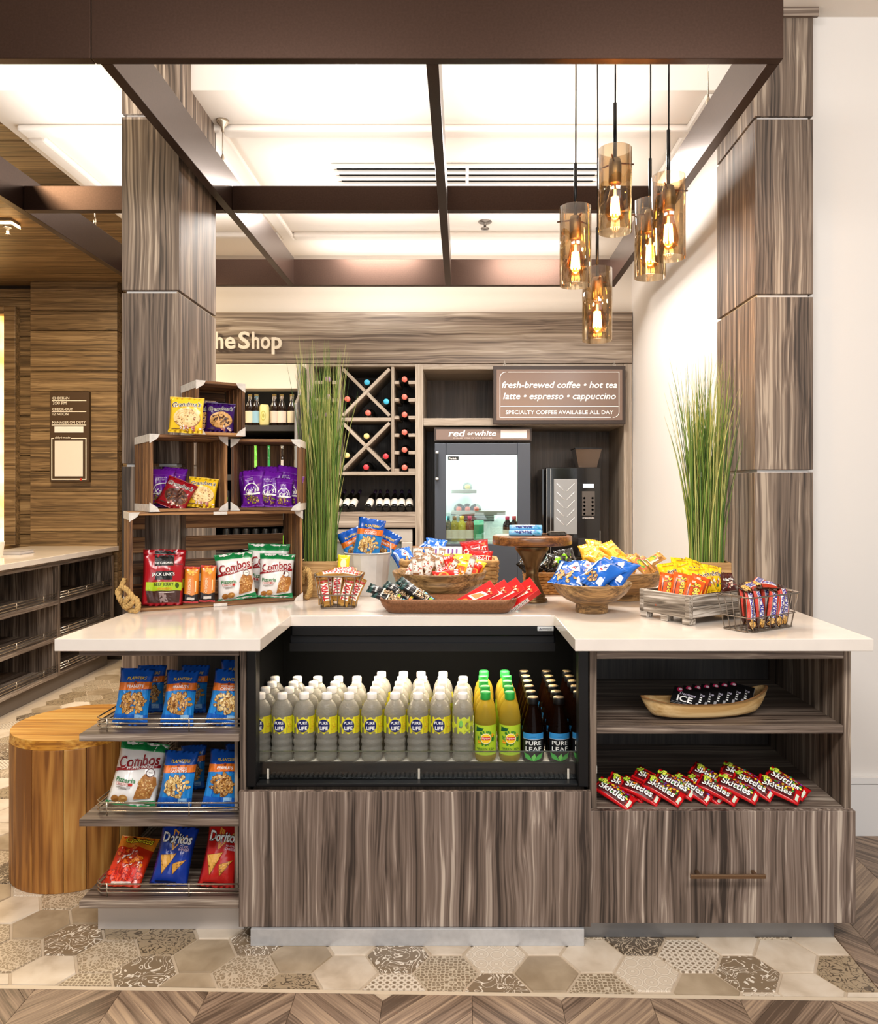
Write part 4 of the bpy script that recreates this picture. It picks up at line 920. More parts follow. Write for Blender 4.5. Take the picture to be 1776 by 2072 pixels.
# rope handles of the bottom crate
ROPE = mat('sisal_rope', (196, 160, 100), .9, noisy=.22, nscale=160, bump=.5)
def rope(parent, path, r=.0062, turns=9):
    P = [Vector(p) for p in path]; n = len(P) * 4; S = []
    for i in range(n + 1):
        f = i / n * (len(P) - 1); k = min(int(f), len(P) - 2); t = f - k
        p0, p1, p2, p3 = P[max(k - 1, 0)], P[k], P[k + 1], P[min(k + 2, len(P) - 1)]
        S.append(.5 * ((2 * p1) + (p2 - p0) * t + (2 * p0 - 5 * p1 + 4 * p2 - p3) * t * t + (3 * p1 - p0 - 3 * p2 + p3) * t ** 3))
    m = MB()
    for s in range(3):
        Q = []
        for i, p in enumerate(S):
            tg = (S[min(i + 1, n)] - S[max(i - 1, 0)]).normalized(); a = tg.orthogonal().normalized(); a = tg.cross(Vector((.3, .5, .8))).normalized(); b = tg.cross(a)
            th = 2 * PI * (turns * i / n + s / 3); Q.append(p + (a * math.cos(th) + b * math.sin(th)) * r * .62)
        m.tube(Q, r * .62, 6)
    return m.build('rope_handle', ROPE, parent)
rope(C1, [(-.010, .075, .11), (-.020, .06, .085), (-.034, .045, .07), (-.028, .03, .045), (-.012, .035, .02), (.006, -.012, .009), (.022, -.034, .012), (.024, -.034, .04), (.008, -.018, .058), (-.010, -.006, .045), (-.016, .0, .02), (.0, -.024, .030), (.012, -.028, .05), (-.006, .004, .078), (-.024, .03, .09), (-.028, .05, .06)], .0092, 16)
rope(C1, [(.634, .07, .10), (.642, .05, .12), (.650, .02, .115), (.655, .01, .08), (.650, .0, .045), (.640, -.005, .02), (.645, .02, .009), (.660, .04, .014), (.668, .05, .04), (.664, .05, .075), (.652, .04, .10), (.640, .03, .115), (.636, .05, .09), (.645, .07, .06)], .0092, 14)
# what the crates hold, in each crate's own frame
def incrate(c, kind, x, y, z, yaw, lean, roll, lab, sc=1., grp=None):
    M = c.matrix_basis; P = M @ Vector((x, y, z + .0125))
    return pack(kind, P, math.degrees(c.rotation_euler.z) + yaw, lean, roll, lab, grp, sc=sc)
for a in (C1, C2, C3, C4): a.matrix_basis = Matrix.Translation(a.location) @ Matrix.Rotation(a.rotation_euler.z, 4, 'Z')
incrate(C1, 'jerky', .112, .035, 0, -8, 9, 2, 'front red jerky bag with a lime band in the bottom crate', .99)
incrate(C1, 'jerky', .120, .085, 0, -8, 6, 2, 'red jerky bag standing behind another jerky bag in the bottom crate', 1.06)
incrate(C1, 'chicken', .212, .055, 0, -8, 10, 3, 'left of two orange chicken stick packs in the bottom crate')
incrate(C1, 'chicken', .272, .055, 0, -8, 10, 3, 'right of two orange chicken stick packs in the bottom crate', 1.02)
incrate(C1, 'pretzel', .385, .06, 0, -12, 12, -5, 'white pretzel bag with a green top, left one in the bottom crate', .86)
incrate(C1, 'pretzel', .525, .05, 0, -18, 12, 3, 'white pretzel bag with a green top, front right one in the bottom crate', .82)
incrate(C1, 'pretzel', .515, .13, .0, -16, 5, 2, 'white pretzel bag standing behind another at the right of the bottom crate', .98)
incrate(C2, 'mix', .065, .11, 0, -20, 10, 2, 'purple trail mix bag standing upright at the left of the middle tier', .96)
incrate(C2, 'mix', .105, .14, 0, -20, 6, 6, 'purple trail mix bag behind the red cookie bag in the left middle crate', 1.0)
incrate(C2, 'mix', .05, .16, .0, 0, 8, -4, 'purple trail mix bag against the slats at the far left of the middle tier', .8)
incrate(C2, 'cookie_red', .078, .05, 0, -20, 22, 24, 'red bag of dark cookies leaning in the left middle crate', .98)
incrate(C2, 'cookie_yellow', .185, .04, 0, -24, 18, 6, 'yellow cookie bag in the left middle crate', .92)
for (x, y, yaw, lean, roll, lab, sc) in ((.075, .035, -8, 10, -3, 'front left purple trail mix bag in the right middle crate', .95), (.130, .05, -4, 8, 4, 'front purple trail mix bag, second from the left in the right middle crate', .92), (.190, .03, 6, 10, 2, 'short front purple trail mix bag, third from the left in the right middle crate', .74), (.205, .075, -10, 12, 8, 'purple trail mix bag at the right edge of the right middle crate', .84),
        (.062, .11, 16, 6, -10, 'purple trail mix bag tilted at the left back of the right middle crate', .95), (.115, .13, 0, 4, 0, 'tall purple trail mix bag at the back of the right middle crate', 1.05), (.180, .11, -6, 4, 8, 'purple trail mix bag tilted at the back right of the right middle crate', 1.06), (.085, .17, 0, 3, 4, 'purple trail mix bag hidden at the rear of the right middle crate', 1.02)):
    incrate(C3, 'mix', x, y, 0, yaw, lean, roll, lab, sc, 'trail mix bags in the crates')
cy = pack('cookie_yellow', onplane(378, 882, (-.985, 2.715), math.radians(20)) + Vector((0, .0, 0)), 12, 6, 2, 'yellow cookie bag leaning at the front of the top crate', sc=.98)
cy.matrix_world = Matrix.Translation((-.985, 2.715, TOP + .6345)) @ Matrix.Rotation(math.radians(8), 4, 'Z') @ Matrix.Rotation(-math.radians(6), 4, 'X') @ Matrix.Rotation(math.radians(2), 4, 'Y')
incrate(C4, 'cookie_purple', .098, .05, 0, -22, 12, 2, 'front purple cookie bag with a chocolate chip cookie in the top crate', .95)
incrate(C4, 'cookie_purple', .060, .085, 0, -22, 10, -6, 'purple cookie bag half hidden behind the yellow one in the top crate', .95)

# ---- right shelf cabinet
bowl = MB(); nu, nv = 40, 9
def dough(a, t, inner):
    ca, sa = math.cos(a), math.sin(a); L, Wd = .212, .066
    k = t ** .55; x = ca * L * (.60 + .40 * k) * min(1, t * 4); y = sa * Wd * (.55 + .45 * k) * min(1, t * 4)
    z = .052 * t ** 1.5 + .035 * max(0, ca) ** 3 * t ** 2 + .018 * max(0, -ca) ** 3 * t ** 2
    if inner: x *= .955; y *= .90; z = .010 + z * .86 if t < .95 else z
    return (x, y, z)
for inner in (False, True):
    vs = [dough(2 * PI * i / nu, j / nv, inner) for j in range(nv + 1) for i in range(nu)]
    fs = [(j * nu + i, j * nu + (i + 1) % nu, (j + 1) * nu + (i + 1) % nu, (j + 1) * nu + i) for j in range(nv) for i in range(nu)]
    bowl.add(vs, [f[::-1] for f in fs] if not inner else fs, 0, True)
o1 = nv * nu; o2 = (nv + 1) * nu + nv * nu
bowl.f += [(o1 + i, o1 + (i + 1) % nu, o2 + (i + 1) % nu, o2 + i) for i in range(nu)]; bowl.m += [1] * nu; bowl.s += [False] * nu
W_dough = wood('dough_wood', 'x', [(196, 154, 96), (222, 186, 130), (236, 206, 154)], cross=14, along=2.)
db = tag(bowl.build('dough_bowl', [W_dough, mat('bark_rim', (150, 104, 60), .9, noisy=.4, nscale=220)], None, (.760, 2.41, .6375), (0, 0, .16), weld=.0002), 'long pale wooden dough bowl on the upper shelf of the right cabinet', 'bowl')
GB = (18, 18, 20)
gum_e = [('t', 'ICE', .0, .34, 1.15, WHT, {'bold': .05, 'tall': .9}), ('t', 'Dentyne', .12, .62, 1.2, (214, 206, 226), {'shear': .2, 'bold': .02}), ('e', -.55, .84, .22, .13, (206, 40, 90)), ('e', -.5, .86, .13, .07, (246, 226, 236)), ('r', -.9, .05, .4, .075, (120, 120, 124))]
def boxpack(name, label, cat, w, h, d, mats, els, M, group=None, side=None):
    t = tag(MB().box(-w / 2, w / 2, 0, d, 0, h).build(name, mats[0], bevel=.001), label, cat, group); t.matrix_world = M
    mb, ms = lay(els, lambda X, Y, l: Vector((X * w / 2, -l, Y * h)), w / 2, h, res=3); mb.build('print', ms, t)
    if side: MB().box(w / 2, w / 2 + .0006, .001, d - .001, .002, h - .002).build('side_face', side, t)
    return t
GUMC = mat('gum_foil', (214, 214, 218), .25, .6, bump=.3, nscale=90)
for k in range(7):
    P = Vector((.682 + k * .0300, 2.377 + k * .0050, .680 + k * .0012))
    M = Matrix.Translation(P) @ Matrix.Rotation(-.26, 4, 'Z') @ Matrix.Rotation(math.radians(-50), 4, 'X') @ Matrix.Rotation(math.radians(14), 4, 'Y')
    g = boxpack('gum_pack', f'black pack of gum, {ORD[k]} from the left in the dough bowl', 'gum', .082, .062, .010, [mat('gum_black', GB, .3)], gum_e, M, 'gum packs in the dough bowl', GUMC)
    MB().box(.034, .0425, -.0018, .009, .004, .020).build('foil_corner', GUMC, g, bevel=.002)
# fruit candy packs on the lower shelf: rows lying diagonally, overlapping
SK = [(1243, 1592, 2.348, 0), (1296, 1585, 2.363, .004), (1342, 1583, 2.350, .010), (1366, 1567, 2.378, .016), (1426, 1585, 2.378, .002), (1452, 1578, 2.353, .010), (1492, 1582, 2.348, .016), (1524, 1573, 2.363, .021), (1575, 1580, 2.348, .014), (1592, 1563, 2.378, .020), (1322, 1566, 2.428, .008), (1437, 1553, 2.428, .018), (1500, 1556, 2.438, .02), (1400, 1575, 2.368, .008), (1268, 1580, 2.388, .004)]
for i, (u, v, Y, dz) in enumerate(SK):
    x = ux(u, Y); rz = -38 + [3, -4, 2, -2, 5, 0, -3, 2, -5, 8, 0, 4, -2, 3, -3][i]
    o = pack('fruit', (0, 0, 0), 0, 0, 0, f'red fruit candy pack, number {i + 1}', 'fruit candy packs on the lower shelf')
    o['label'] = f'red fruit candy pack lying on the lower right shelf, {ORD[i] if i < 14 else "last"} of the overlapping row' if i < 10 else ('red fruit candy pack in shade behind the left packs', 'red fruit candy pack sticking up behind the middle packs', 'red fruit candy pack in shade behind the right packs', 'red fruit candy pack tucked under the middle of the row', 'red fruit candy pack under the second pack at the left')[i - 10]
    # lying flat with the print up, tilted towards the viewer, long side running down to the right
    o.matrix_world = Matrix.Translation((x, Y, (.4005 + dz + .016))) @ Matrix.Rotation(math.radians(-60), 4, 'X') @ Matrix.Rotation(math.radians(128 + (rz + 38)), 4, 'Y') @ Matrix.Translation((0, 0, -.064))
# ============================================================ ON THE COUNTERTOP
ZT = TOP + .0006
def lathe_bowl(name, label, P, prof, m, n=40, cat='bowl'):
    return tag(MB().lathe(prof, n).build(name, m, None, P), label, cat)
# big grooved bowl
b1 = lathe_bowl('wooden_bowl', 'large wooden bowl with two grooves, filled with wrapped candy', (-.0926, 2.99, ZT), [(r * 1.07, z) for r, z in [(.0, 0), (.085, 0), (.095, .006), (.125, .03), (.152, .062), (.160, .076), (.1585, .078), (.162, .0835), (.1605, .0855), (.166, .096), (.172, .113), (.171, .118), (.165, .118), (.155, .095), (.13, .055), (.08, .022), (0, .018)]], W_bowl)
b2 = lathe_bowl('wooden_bowl', 'footed wooden bowl of blue cookie bags at the front of the counter', (.455, 2.715, ZT), [(0, 0), (.056, 0), (.058, .003), (.056, .028), (.060, .032), (.095, .048), (.122, .070), (.138, .096), (.1415, .104), (.139, .107), (.133, .105), (.115, .076), (.08, .048), (0, .038)], W_bowl)
b3 = lathe_bowl('wooden_bowl', 'wooden bowl of yellow snack packs behind the blue cookie bowl', (.635, 3.06, ZT), [(0, 0), (.092, 0), (.095, .004), (.092, .026), (.10, .03), (.138, .054), (.164, .084), (.176, .106), (.1775, .113), (.174, .115), (.166, .112), (.14, .08), (.09, .046), (0, .036)], W_bowl)
# cake stand
cs = thing('cake_stand', 'wooden topped cake stand on a dark brass pedestal', 'stand', (.267, 2.97, ZT))
MB().lathe([(0, .222), (.150, .222), (.1535, .226), (.1535, .252), (.150, .256), (.145, .2575), (0, .2565)], 44).build('top', wood('acacia_wood', 'x', [(84, 50, 24), (128, 80, 38), (160, 106, 54)], cross=20, along=2.5, rough=.3), cs)
MB().lathe([(0, 0), (.058, 0), (.060, .004), (.058, .011), (.050, .015), (.053, .020), (.050, .026), (.042, .040), (.028, .080), (.0235, .106), (.026, .110), (.0235, .114), (.028, .138), (.046, .176), (.060, .196), (.066, .205), (.066, .2215), (0, .2218)], 32).build('pedestal', mat('antique_brass', (112, 88, 58), .34, .9, noisy=.15, nscale=30), cs)
# mint rolls
M_el = [('r', -1, 0, 1, 1, (150, 196, 240)), ('r', -.9, .0, .5, 1, (226, 236, 250)), ('t', 'mentos', -.15, .52, 1.15, (40, 40, 130), {'bold': .05, 'tall': 1.5}), ('n', .72, .5, .24, .3, 12, [(30, 120, 200), (60, 190, 226), (120, 210, 240)], .05), ('n', .2, .75, .5, .1, 9, [(110, 120, 210), (150, 150, 226)], .03)]
def roll(P, rz, label):
    t = tag(MB().lathe([(0, -.062), (.0095, -.062), (.011, -.058), (.011, .058), (.0095, .062), (0, .062)], 20).xf(Matrix.Rotation(PI / 2, 4, 'Y')).build('mint_roll', mat('mint_wrap', (120, 190, 236), .25), None, P, (0, 0, rz)), label, 'mints', None)
    mb, ms = lay(M_el, lambda X, Y, l: Vector((X * .058, -(.011 + l) * math.cos((Y - .55) * 2.6), (.011 + l) * math.sin((Y - .55) * 2.6 + .3))), .058, .03, base=.0003, res=.5); mb.build('print', ms, t)
roll((.235, 2.905, ZT + .269), -.04, 'front blue and white roll of mints on the cake stand')
roll((.240, 2.93, ZT + .269), -.02, 'rear blue and white roll of mints on the cake stand')
roll((.238, 2.917, ZT + .288), -.03, 'upper blue and white roll of mints lying on the two others on the cake stand')
gp = thing('tin', 'small dark foil pack lying at the right of the cake stand', 'candy', (.358, 2.93, ZT + .2578), .2)
B('body', -.034, .034, -.018, .018, 0, .013, mat('dark_foil', (66, 62, 56), .4, .4, bump=.5, nscale=120), gp, .003)
B('lid', -.030, .030, -.016, .016, .0132, .0165, mat('dark_foil_top', (104, 98, 88), .45, .3, noisy=.5, nscale=200), gp, .002)
MB().tube([(-.034, 0, .004), (-.07, -.01, .004), (-.10, -.016, .003)], .0022, 6).build('wire_end', BLACK, gp)
# copper tray
def rr(w, d, r, n=6):
    P = []
    for cx, cy, a0 in ((w - r, d - r, 0), (-(w - r), d - r, 90), (-(w - r), -(d - r), 180), (w - r, -(d - r), 270)):
        for j in range(n + 1):
            a = math.radians(a0 + 90 * j / n); P.append((cx + r * math.cos(a), cy + r * math.sin(a)))
    return P
def loft(rings, close_top=True):
    m = MB(); n = len(rings[0][0]); vs = [(x, y, z) for P, z in rings for x, y in P]
    fs = [(i * n + j, i * n + (j + 1) % n, (i + 1) * n + (j + 1) % n, (i + 1) * n + j) for i in range(len(rings) - 1) for j in range(n)]
    fs += [tuple(range(n - 1, -1, -1)), tuple((len(rings) - 1) * n + j for j in range(n))]
    m.add(vs, fs, 0, True); return m
TRX, TRY = -.052, 2.735
tr = tag(loft([(rr(.205, .055, .03), 0), (rr(.215, .062, .035), .003), (rr(.235, .074, .042), .028), (rr(.243, .080, .046), .050), (rr(.241, .078, .044), .0515), (rr(.232, .070, .04), .047), (rr(.218, .058, .034), .012), (rr(.20, .05, .03), .008)]).build('tray', mat('copper_tray', (140, 96, 66), .42, .55, noisy=.22, nscale=160, bump=.15), None, (TRX, TRY, ZT), (0, 0, -.01)), 'long shallow copper tray at the edge above the drinks cooler', 'tray')
# galvanized bucket
bu = thing('metal_bucket', 'whitewashed tapered metal bucket holding blue nut bags', 'bucket', (-.398, 3.19, ZT))
GALV = mat('galvanized_white', (206, 202, 198), .5, .25, noisy=.10, nscale=14)
n = 36; prof = [(.076, 0), (.078, .004), (.0965, .168), (.0985, .171), (.0985, .175), (.0955, .175), (.0935, .168), (.075, .006)]
MB().lathe(prof, 18, sm=False).build('body', GALV, bu)
MB().tube([(.0985 * math.cos(2 * PI * j / 36), .0985 * math.sin(2 * PI * j / 36), .173) for j in range(36)], .003, 6, True).build('rim', GALV, bu)
B('handle_ear', .094, .099, -.008, .008, .165, .212, mat('ear_white', (240, 238, 234), .5), bu, .002)
# wire baskets
def wire_basket(label, P, rz, wt, dt, wb, db, h, nx, ny, r=.0021):
    t = thing('wire_basket', label, 'basket', P, rz)
    W = mat('wire_grey', (128, 116, 104), .4, .8)
    def ring(w, d, z, name, rr_=r): MB().tube([(x, y, z) for x, y in rr(w, d, .014, 3)], rr_, 6, True).build(name, W, t)
    ring(wt, dt, h, 'rim', r * 1.3); ring(wb, db, r, 'base_ring'); f = .42; ring(wb + (wt - wb) * f, db + (dt - db) * f, h * f, 'middle_ring')
    for k in range(nx):
        q = -1 + 2 * (k + .5) / nx
        MB().tube([(q * wt, -dt, h), (q * wb, -db, r), (q * wb, db, r), (q * wt, dt, h)], r * .8, 5).build('wire', W, t)
    for k in range(ny):
        q = -1 + 2 * (k + .5) / ny
        MB().tube([(-wt, q * dt, h), (-wb, q * db, r), (wb, q * db, r), (wt, q * dt, h)], r * .8, 5).build('wire', W, t)
    for sx in (-1, 1):
        MB().tube([(sx * (wt - .004), -dt + .03, h + .0), (sx * (wt + .004), -dt + .03, h + .004), (sx * (wt + .004), dt - .03, h + .004), (sx * (wt - .004), dt - .03, h)], r, 5).build('side_wire', W, t)
    return t
TWP = Vector((-.460, 2.84, ZT)); wire_basket('wire basket of caramel candy bars beside the crate stack', TWP, .04, .083, .060, .062, .048, .118, 5, 4)
SNP = Vector((.925, 2.405, ZT)); wire_basket('wire basket of nougat candy bars at the right end of the counter', SNP, math.radians(33), .128, .066, .108, .052, .108, 8, 5, .0019)
def twinp(k, x, y, z, yaw, lean, roll_, lab, kind='twin', base=TWP, rz=.04, grp='caramel bars in the wire basket'):
    P = base + Matrix.Rotation(rz, 4, 'Z') @ Vector((x, y, z)); pack(kind, P, math.degrees(rz) + yaw, lean, roll_, lab, grp)
for k, (x, y, z, yaw, lean, rl, lab) in enumerate(((-.034, -.040, .006, 6, 4, -12, 'gold caramel bar slanting left at the front of the basket'), (.016, -.041, .008, -4, 5, 16, 'gold caramel bar slanting right at the front of the basket'), (.044, -.030, .010, -10, 4, 24, 'gold caramel bar at the right front corner of the basket'), (-.052, -.020, .012, 14, 6, -6, 'gold caramel bar at the left side of the basket'),
        (-.010, -.012, .022, 0, 10, 4, 'gold caramel bar upright in the middle of the basket'), (.030, .0, .024, 8, 14, 10, 'gold caramel bar behind the front right one'), (-.035, .012, .028, -8, 12, -8, 'gold caramel bar at the back left of the basket'), (.0, .028, .028, 3, 16, 2, 'gold caramel bar at the back of the basket'), (.045, .025, .024, -6, 10, 14, 'gold caramel bar at the back right of the basket'))):
    twinp(k, x, y, z, yaw, lean, rl, lab)
for (x, y, z, ya, le, ro, lab) in ((-.030, -.02, .118, 10, 76, 78, 'gold caramel bar lying across the top left of the basket'), (.030, .01, .122, -8, 72, 96, 'gold caramel bar lying across the top right of the basket'), (.005, .03, .126, 4, 70, 84, 'gold caramel bar lying across the back of the basket top')):
    twinp(0, x - .05, y, z, ya, le, ro, lab)
for k, (x, y, yaw, lean, rl, lab) in enumerate(((-.088, -.040, 0, 16, 14, 'first upright nougat bar from the left in the wire basket'), (-.044, -.042, 4, 14, 8, 'second upright nougat bar from the left in the wire basket'), (.000, -.040, -6, 16, 26, 'third nougat bar from the left, slanting, in the wire basket'), (.038, -.042, 2, 14, 30, 'fourth nougat bar from the left, slanting, in the wire basket'), (.076, -.036, -4, 12, 12, 'fifth upright nougat bar from the left in the wire basket'),
        (-.070, -.008, 10, 10, 4, 'nougat bar in the second row at the left of the wire basket'), (-.020, -.006, 0, 10, 10, 'nougat bar in the second row in the middle of the wire basket'), (.045, .0, -6, 10, 4, 'nougat bar in the second row at the right of the wire basket'), (.0, .03, 4, 8, -6, 'nougat bar at the back of the wire basket'))):
    twinp(k, x, y, .008 + .006 * (k > 4), yaw, lean, rl, lab, 'nougat', SNP, math.radians(33), 'nougat bars in the wire basket')
for (x, y, z, ya, le, ro, lab) in ((-.085, -.01, .122, 8, 74, 82, 'brown nougat bar lying across the top left of the pile'), (-.03, .03, .130, -10, 70, 98, 'brown nougat bar lying across the top of the pile'), (-.02, -.005, .128, 12, 72, 74, 'brown nougat bar lying across the top right of the pile')):
    twinp(0, x, y, z, ya, le, ro, lab, 'nougat', SNP, math.radians(33), 'nougat bars in the wire basket')
# woven baskets
def woven(label, P, rz, w, d, h, m, rows, waves, amp=.004):
    t = thing('woven_basket', label, 'basket', P, rz)
    k = MB(); n = waves * 6
    base = rr(w, d, .03, 8); L = []
    per = [0]
    for i in range(len(base)):
        a, b_ = base[i], base[(i + 1) % len(base)]; per.append(per[-1] + math.hypot(b_[0] - a[0], b_[1] - a[1]))
    def pt(s):
        s = s % per[-1]
        for i in range(len(base)):
            if per[i + 1] >= s:
                q = (s - per[i]) / (per[i + 1] - per[i] or 1); a, b_ = base[i], base[(i + 1) % len(base)]
                return (a[0] + (b_[0] - a[0]) * q, a[1] + (b_[1] - a[1]) * q)
    for r_ in range(rows):
        z = h * (r_ + .5) / rows; g = 1 + .06 * (z / h); Q = []
        for i in range(n):
            x, y = pt(per[-1] * i / n); o_ = amp * math.sin(2 * PI * waves * i / n + (PI if r_ % 2 else 0)); l = math.hypot(x, y)
            Q.append((x * g * (1 + o_ / l), y * g * (1 + o_ / l), z))
        k.tube(Q, h / rows * .56, 6, True)
    o = k.build('weave', m, t); o['kind'] = 'stuff'
    MB().tube([(x * 1.07, y * 1.07, h) for x, y in base], h / rows * .6, 7, True).build('rim', m, t)
    q = [(x * .9, y * .9) for x, y in base]; MB().prism(q, .002, .008).build('bottom', m, t)
    return t
SEAG = mat('seagrass', (186, 144, 88), .75, noisy=.35, nscale=60)
woven('square seagrass basket behind the large wooden bowl', (-.058, 3.245, ZT), 0, .185, .105, .135, SEAG, 8, 20, .006)
woven('shallow woven basket behind the cake stand', (.385, 3.25, ZT), 0, .115, .085, .085, mat('rattan', (172, 120, 60), .6, noisy=.3, nscale=60), 7, 22)
# whitewashed tray box on feet
bx = thing('wooden_tray_box', 'whitewashed grey wooden box with feet holding orange and yellow candy', 'box', (.718, 2.435, ZT), math.radians(31))
BW, BD, BHT = .335, .218, .094                                    # its front-left face looks left, its long face looks to the right-front
B('long_board', 0, BW, 0, .012, .022, .057, W_wash, bx, .0015); B('long_board', .001, BW, .0005, .012, .0585, BHT, W_wash, bx, .0015)
B('long_board', 0, BW, BD - .012, BD, .022, BHT, W_wash, bx, .0015)
W_washy = wood('whitewashed_wood_across', 'y', [(86, 76, 66), (134, 123, 110), (168, 158, 146), (214, 206, 196)], cross=26, along=5., rough=.75)
B('end_board', 0, .012, .0125, BD - .0125, .020, BHT, W_washy, bx, .0015); B('end_board', BW - .012, BW, .0125, BD - .0125, .022, BHT, W_washy, bx, .0015)
B('bottom', .0125, BW - .0125, .0125, BD - .0125, .024, .032, W_wash, bx)
for x in (0, BW - .03): 
    for y in (0, BD * .5 - .015, BD - .03): B('foot', x, x + .03, y, y + .03, 0, .0195, W_washy, bx, .0015)
for x, y in ((-.002, -.002), (-.002, BD - .016)): B('corner_post', x, x + .018, y, y + .018, .0205, BHT + .001, W_washy, bx, .0015)
BM = Matrix.Translation((.718, 2.435, ZT)) @ Matrix.Rotation(math.radians(31), 4, 'Z')
def inbox(kind, x, y, z, yaw, lean, rl, lab, grp=None, sc=1.): pack(kind, BM @ Vector((x, y, z)), 31 + yaw, lean, rl, lab, grp, sc=sc)
G1, G2 = 'orange candy packs in the tray box', 'yellow candy bags in the tray box'
for a in ((.022, .125, .040, -38, 14, 10, 'orange candy pack at the far left of the tray box'), (.035, .085, .046, -34, 16, 14, 'tall orange candy pack with yellow lettering in the middle of the orange packs'), (.040, .045, .034, -30, 18, 22, 'front orange candy pack at the near corner of the tray box'), (.075, .055, .040, -30, 14, 20, 'orange candy pack at the right of the orange packs')):
    inbox('cup', *a, G1, .92)
for a in ((.085, .15, .092, -26, 20, -6, 'yellow candy bag at the back left of the yellow bags'), (.14, .165, .104, -20, 18, 8, 'yellow candy bag at the back middle of the yellow bags'), (.19, .17, .098, -14, 16, 22, 'yellow candy bag at the back right of the yellow bags'), (.115, .085, .084, -24, 30, 10, 'front yellow candy bag next to the orange packs'), (.165, .07, .084, -20, 28, -8, 'front yellow candy bag in the middle of the tray box'), (.215, .09, .086, -16, 26, 12, 'front yellow candy bag behind the nougat bars'), (.15, .12, .098, -30, 24, -18, 'yellow candy bag heaped in the middle of the tray box')):
    inbox('button', *a, G2, .9)
for a in ((.24, .19, .096, -6, 30, 12, 'dark candy bag behind the yellow bags in the tray box'), (.275, .13, .092, -10, 40, -10, 'dark brown candy bag at the right of the tray box'), (.298, .085, .084, -4, 50, 20, 'dark red candy bag at the far right end of the tray box'), (.265, .06, .080, -12, 36, 6, 'dark candy bag behind the wire basket')):
    inbox('button_dark', *a, None, .8)
# grass planters
BLADE = [mat('blade_green', (112, 142, 60), .5), mat('blade_dark', (64, 98, 40), .5), mat('blade_pale', (186, 188, 112), .55)]
def planter(label, P, rz, w, h, bh, seed, nb, spread, xmax=9):
    t = thing('grass_planter', label, 'plant', P, rz); q = .010
    B('side_board', -w, w, -w, -w + q, 0, bh, W_box, t, .0015); B('side_board', -w, w, w - q, w, 0, bh, W_box, t, .0015)
    B('side_board', -w, -w + q, -w + q + .0005, w - q - .0005, 0, bh, W_box, t, .0015); B('side_board', w - q, w, -w + q + .0005, w - q - .0005, 0, bh, W_box, t, .0015)
    B('soil', -w + q, w - q, -w + q, w - q, .004, bh - .012, mat('soil', (60, 44, 30), .95, noisy=.4, nscale=80), t)
    rd = random.Random(seed); m = MB()
    for k in range(nb):
        x, y = rd.uniform(-w * .72, w * .72), rd.uniform(-w * .72, w * .72); hh = h * (rd.uniform(.55, 1.0) if k % 6 else rd.uniform(.2, .5))
        a = rd.random() * 2 * PI; ln = spread * hh * rd.random() ** 1.6; dx, dy = math.cos(a) * ln + x * .35, math.sin(a) * ln * .7 + y * .2; wd = rd.uniform(.0016, .0034); b_ = rd.uniform(0, PI)
        n = 7; vs = []; droop = rd.uniform(0, .06) * (ln / (spread * h) )
        for i in range(n + 1):
            s_ = i / n; c = Vector((min(x + dx * s_ ** 1.7, xmax), y + dy * s_ ** 1.7, bh - .014 + hh * (s_ - droop * s_ ** 4))); ww = wd * (1 - s_ ** 2.2) + .0003
            for q_ in range(3): an = b_ + q_ * 2 * PI / 3; vs.append(c + Vector((math.cos(an) * ww, math.sin(an) * ww * .5, 0)))
        m.add(vs, [(i * 3 + j, i * 3 + (j + 1) % 3, i * 3 + 3 + (j + 1) % 3, i * 3 + 3 + j) for i in range(n) for j in range(3)], rd.choice((0, 0, 0, 1, 2, 2)), True)
    o = m.build('grass_blades', BLADE, t); o['kind'] = 'stuff'
    return t
planter('tall ornamental grass in a wooden box behind the crate stack', (-.586, 3.165, ZT), .0, .082, .93, .145, 3, 360, .15)
planter('tall ornamental grass in a wooden box beside the right column', (.968, 3.06, ZT), -.16, .084, .84, .150, 8, 360, .19, .135)
# blue nut bags and a lemon pack in and by the bucket
BP = Vector((-.398, 3.19, ZT))
pack('cashew', BP + Vector((-.008, -.035, .135)), 4, 6, 10, 'blue cashew bag standing high in the white bucket', None, sc=1.0)
pack('peanut', BP + Vector((-.025, .02, .11)), 10, 8, -22, 'blue nut bag tilted left in the white bucket', None, sc=.9)
pack('peanut', BP + Vector((.022, .025, .105)), -14, 8, 26, 'blue nut bag tilted right in the white bucket', None, sc=.92)
pack('lemon', Vector((-.478, 3.03, ZT + .085)), 6, 4, 4, 'small lemon yellow pack behind the caramel bars', None, sc=1.0)
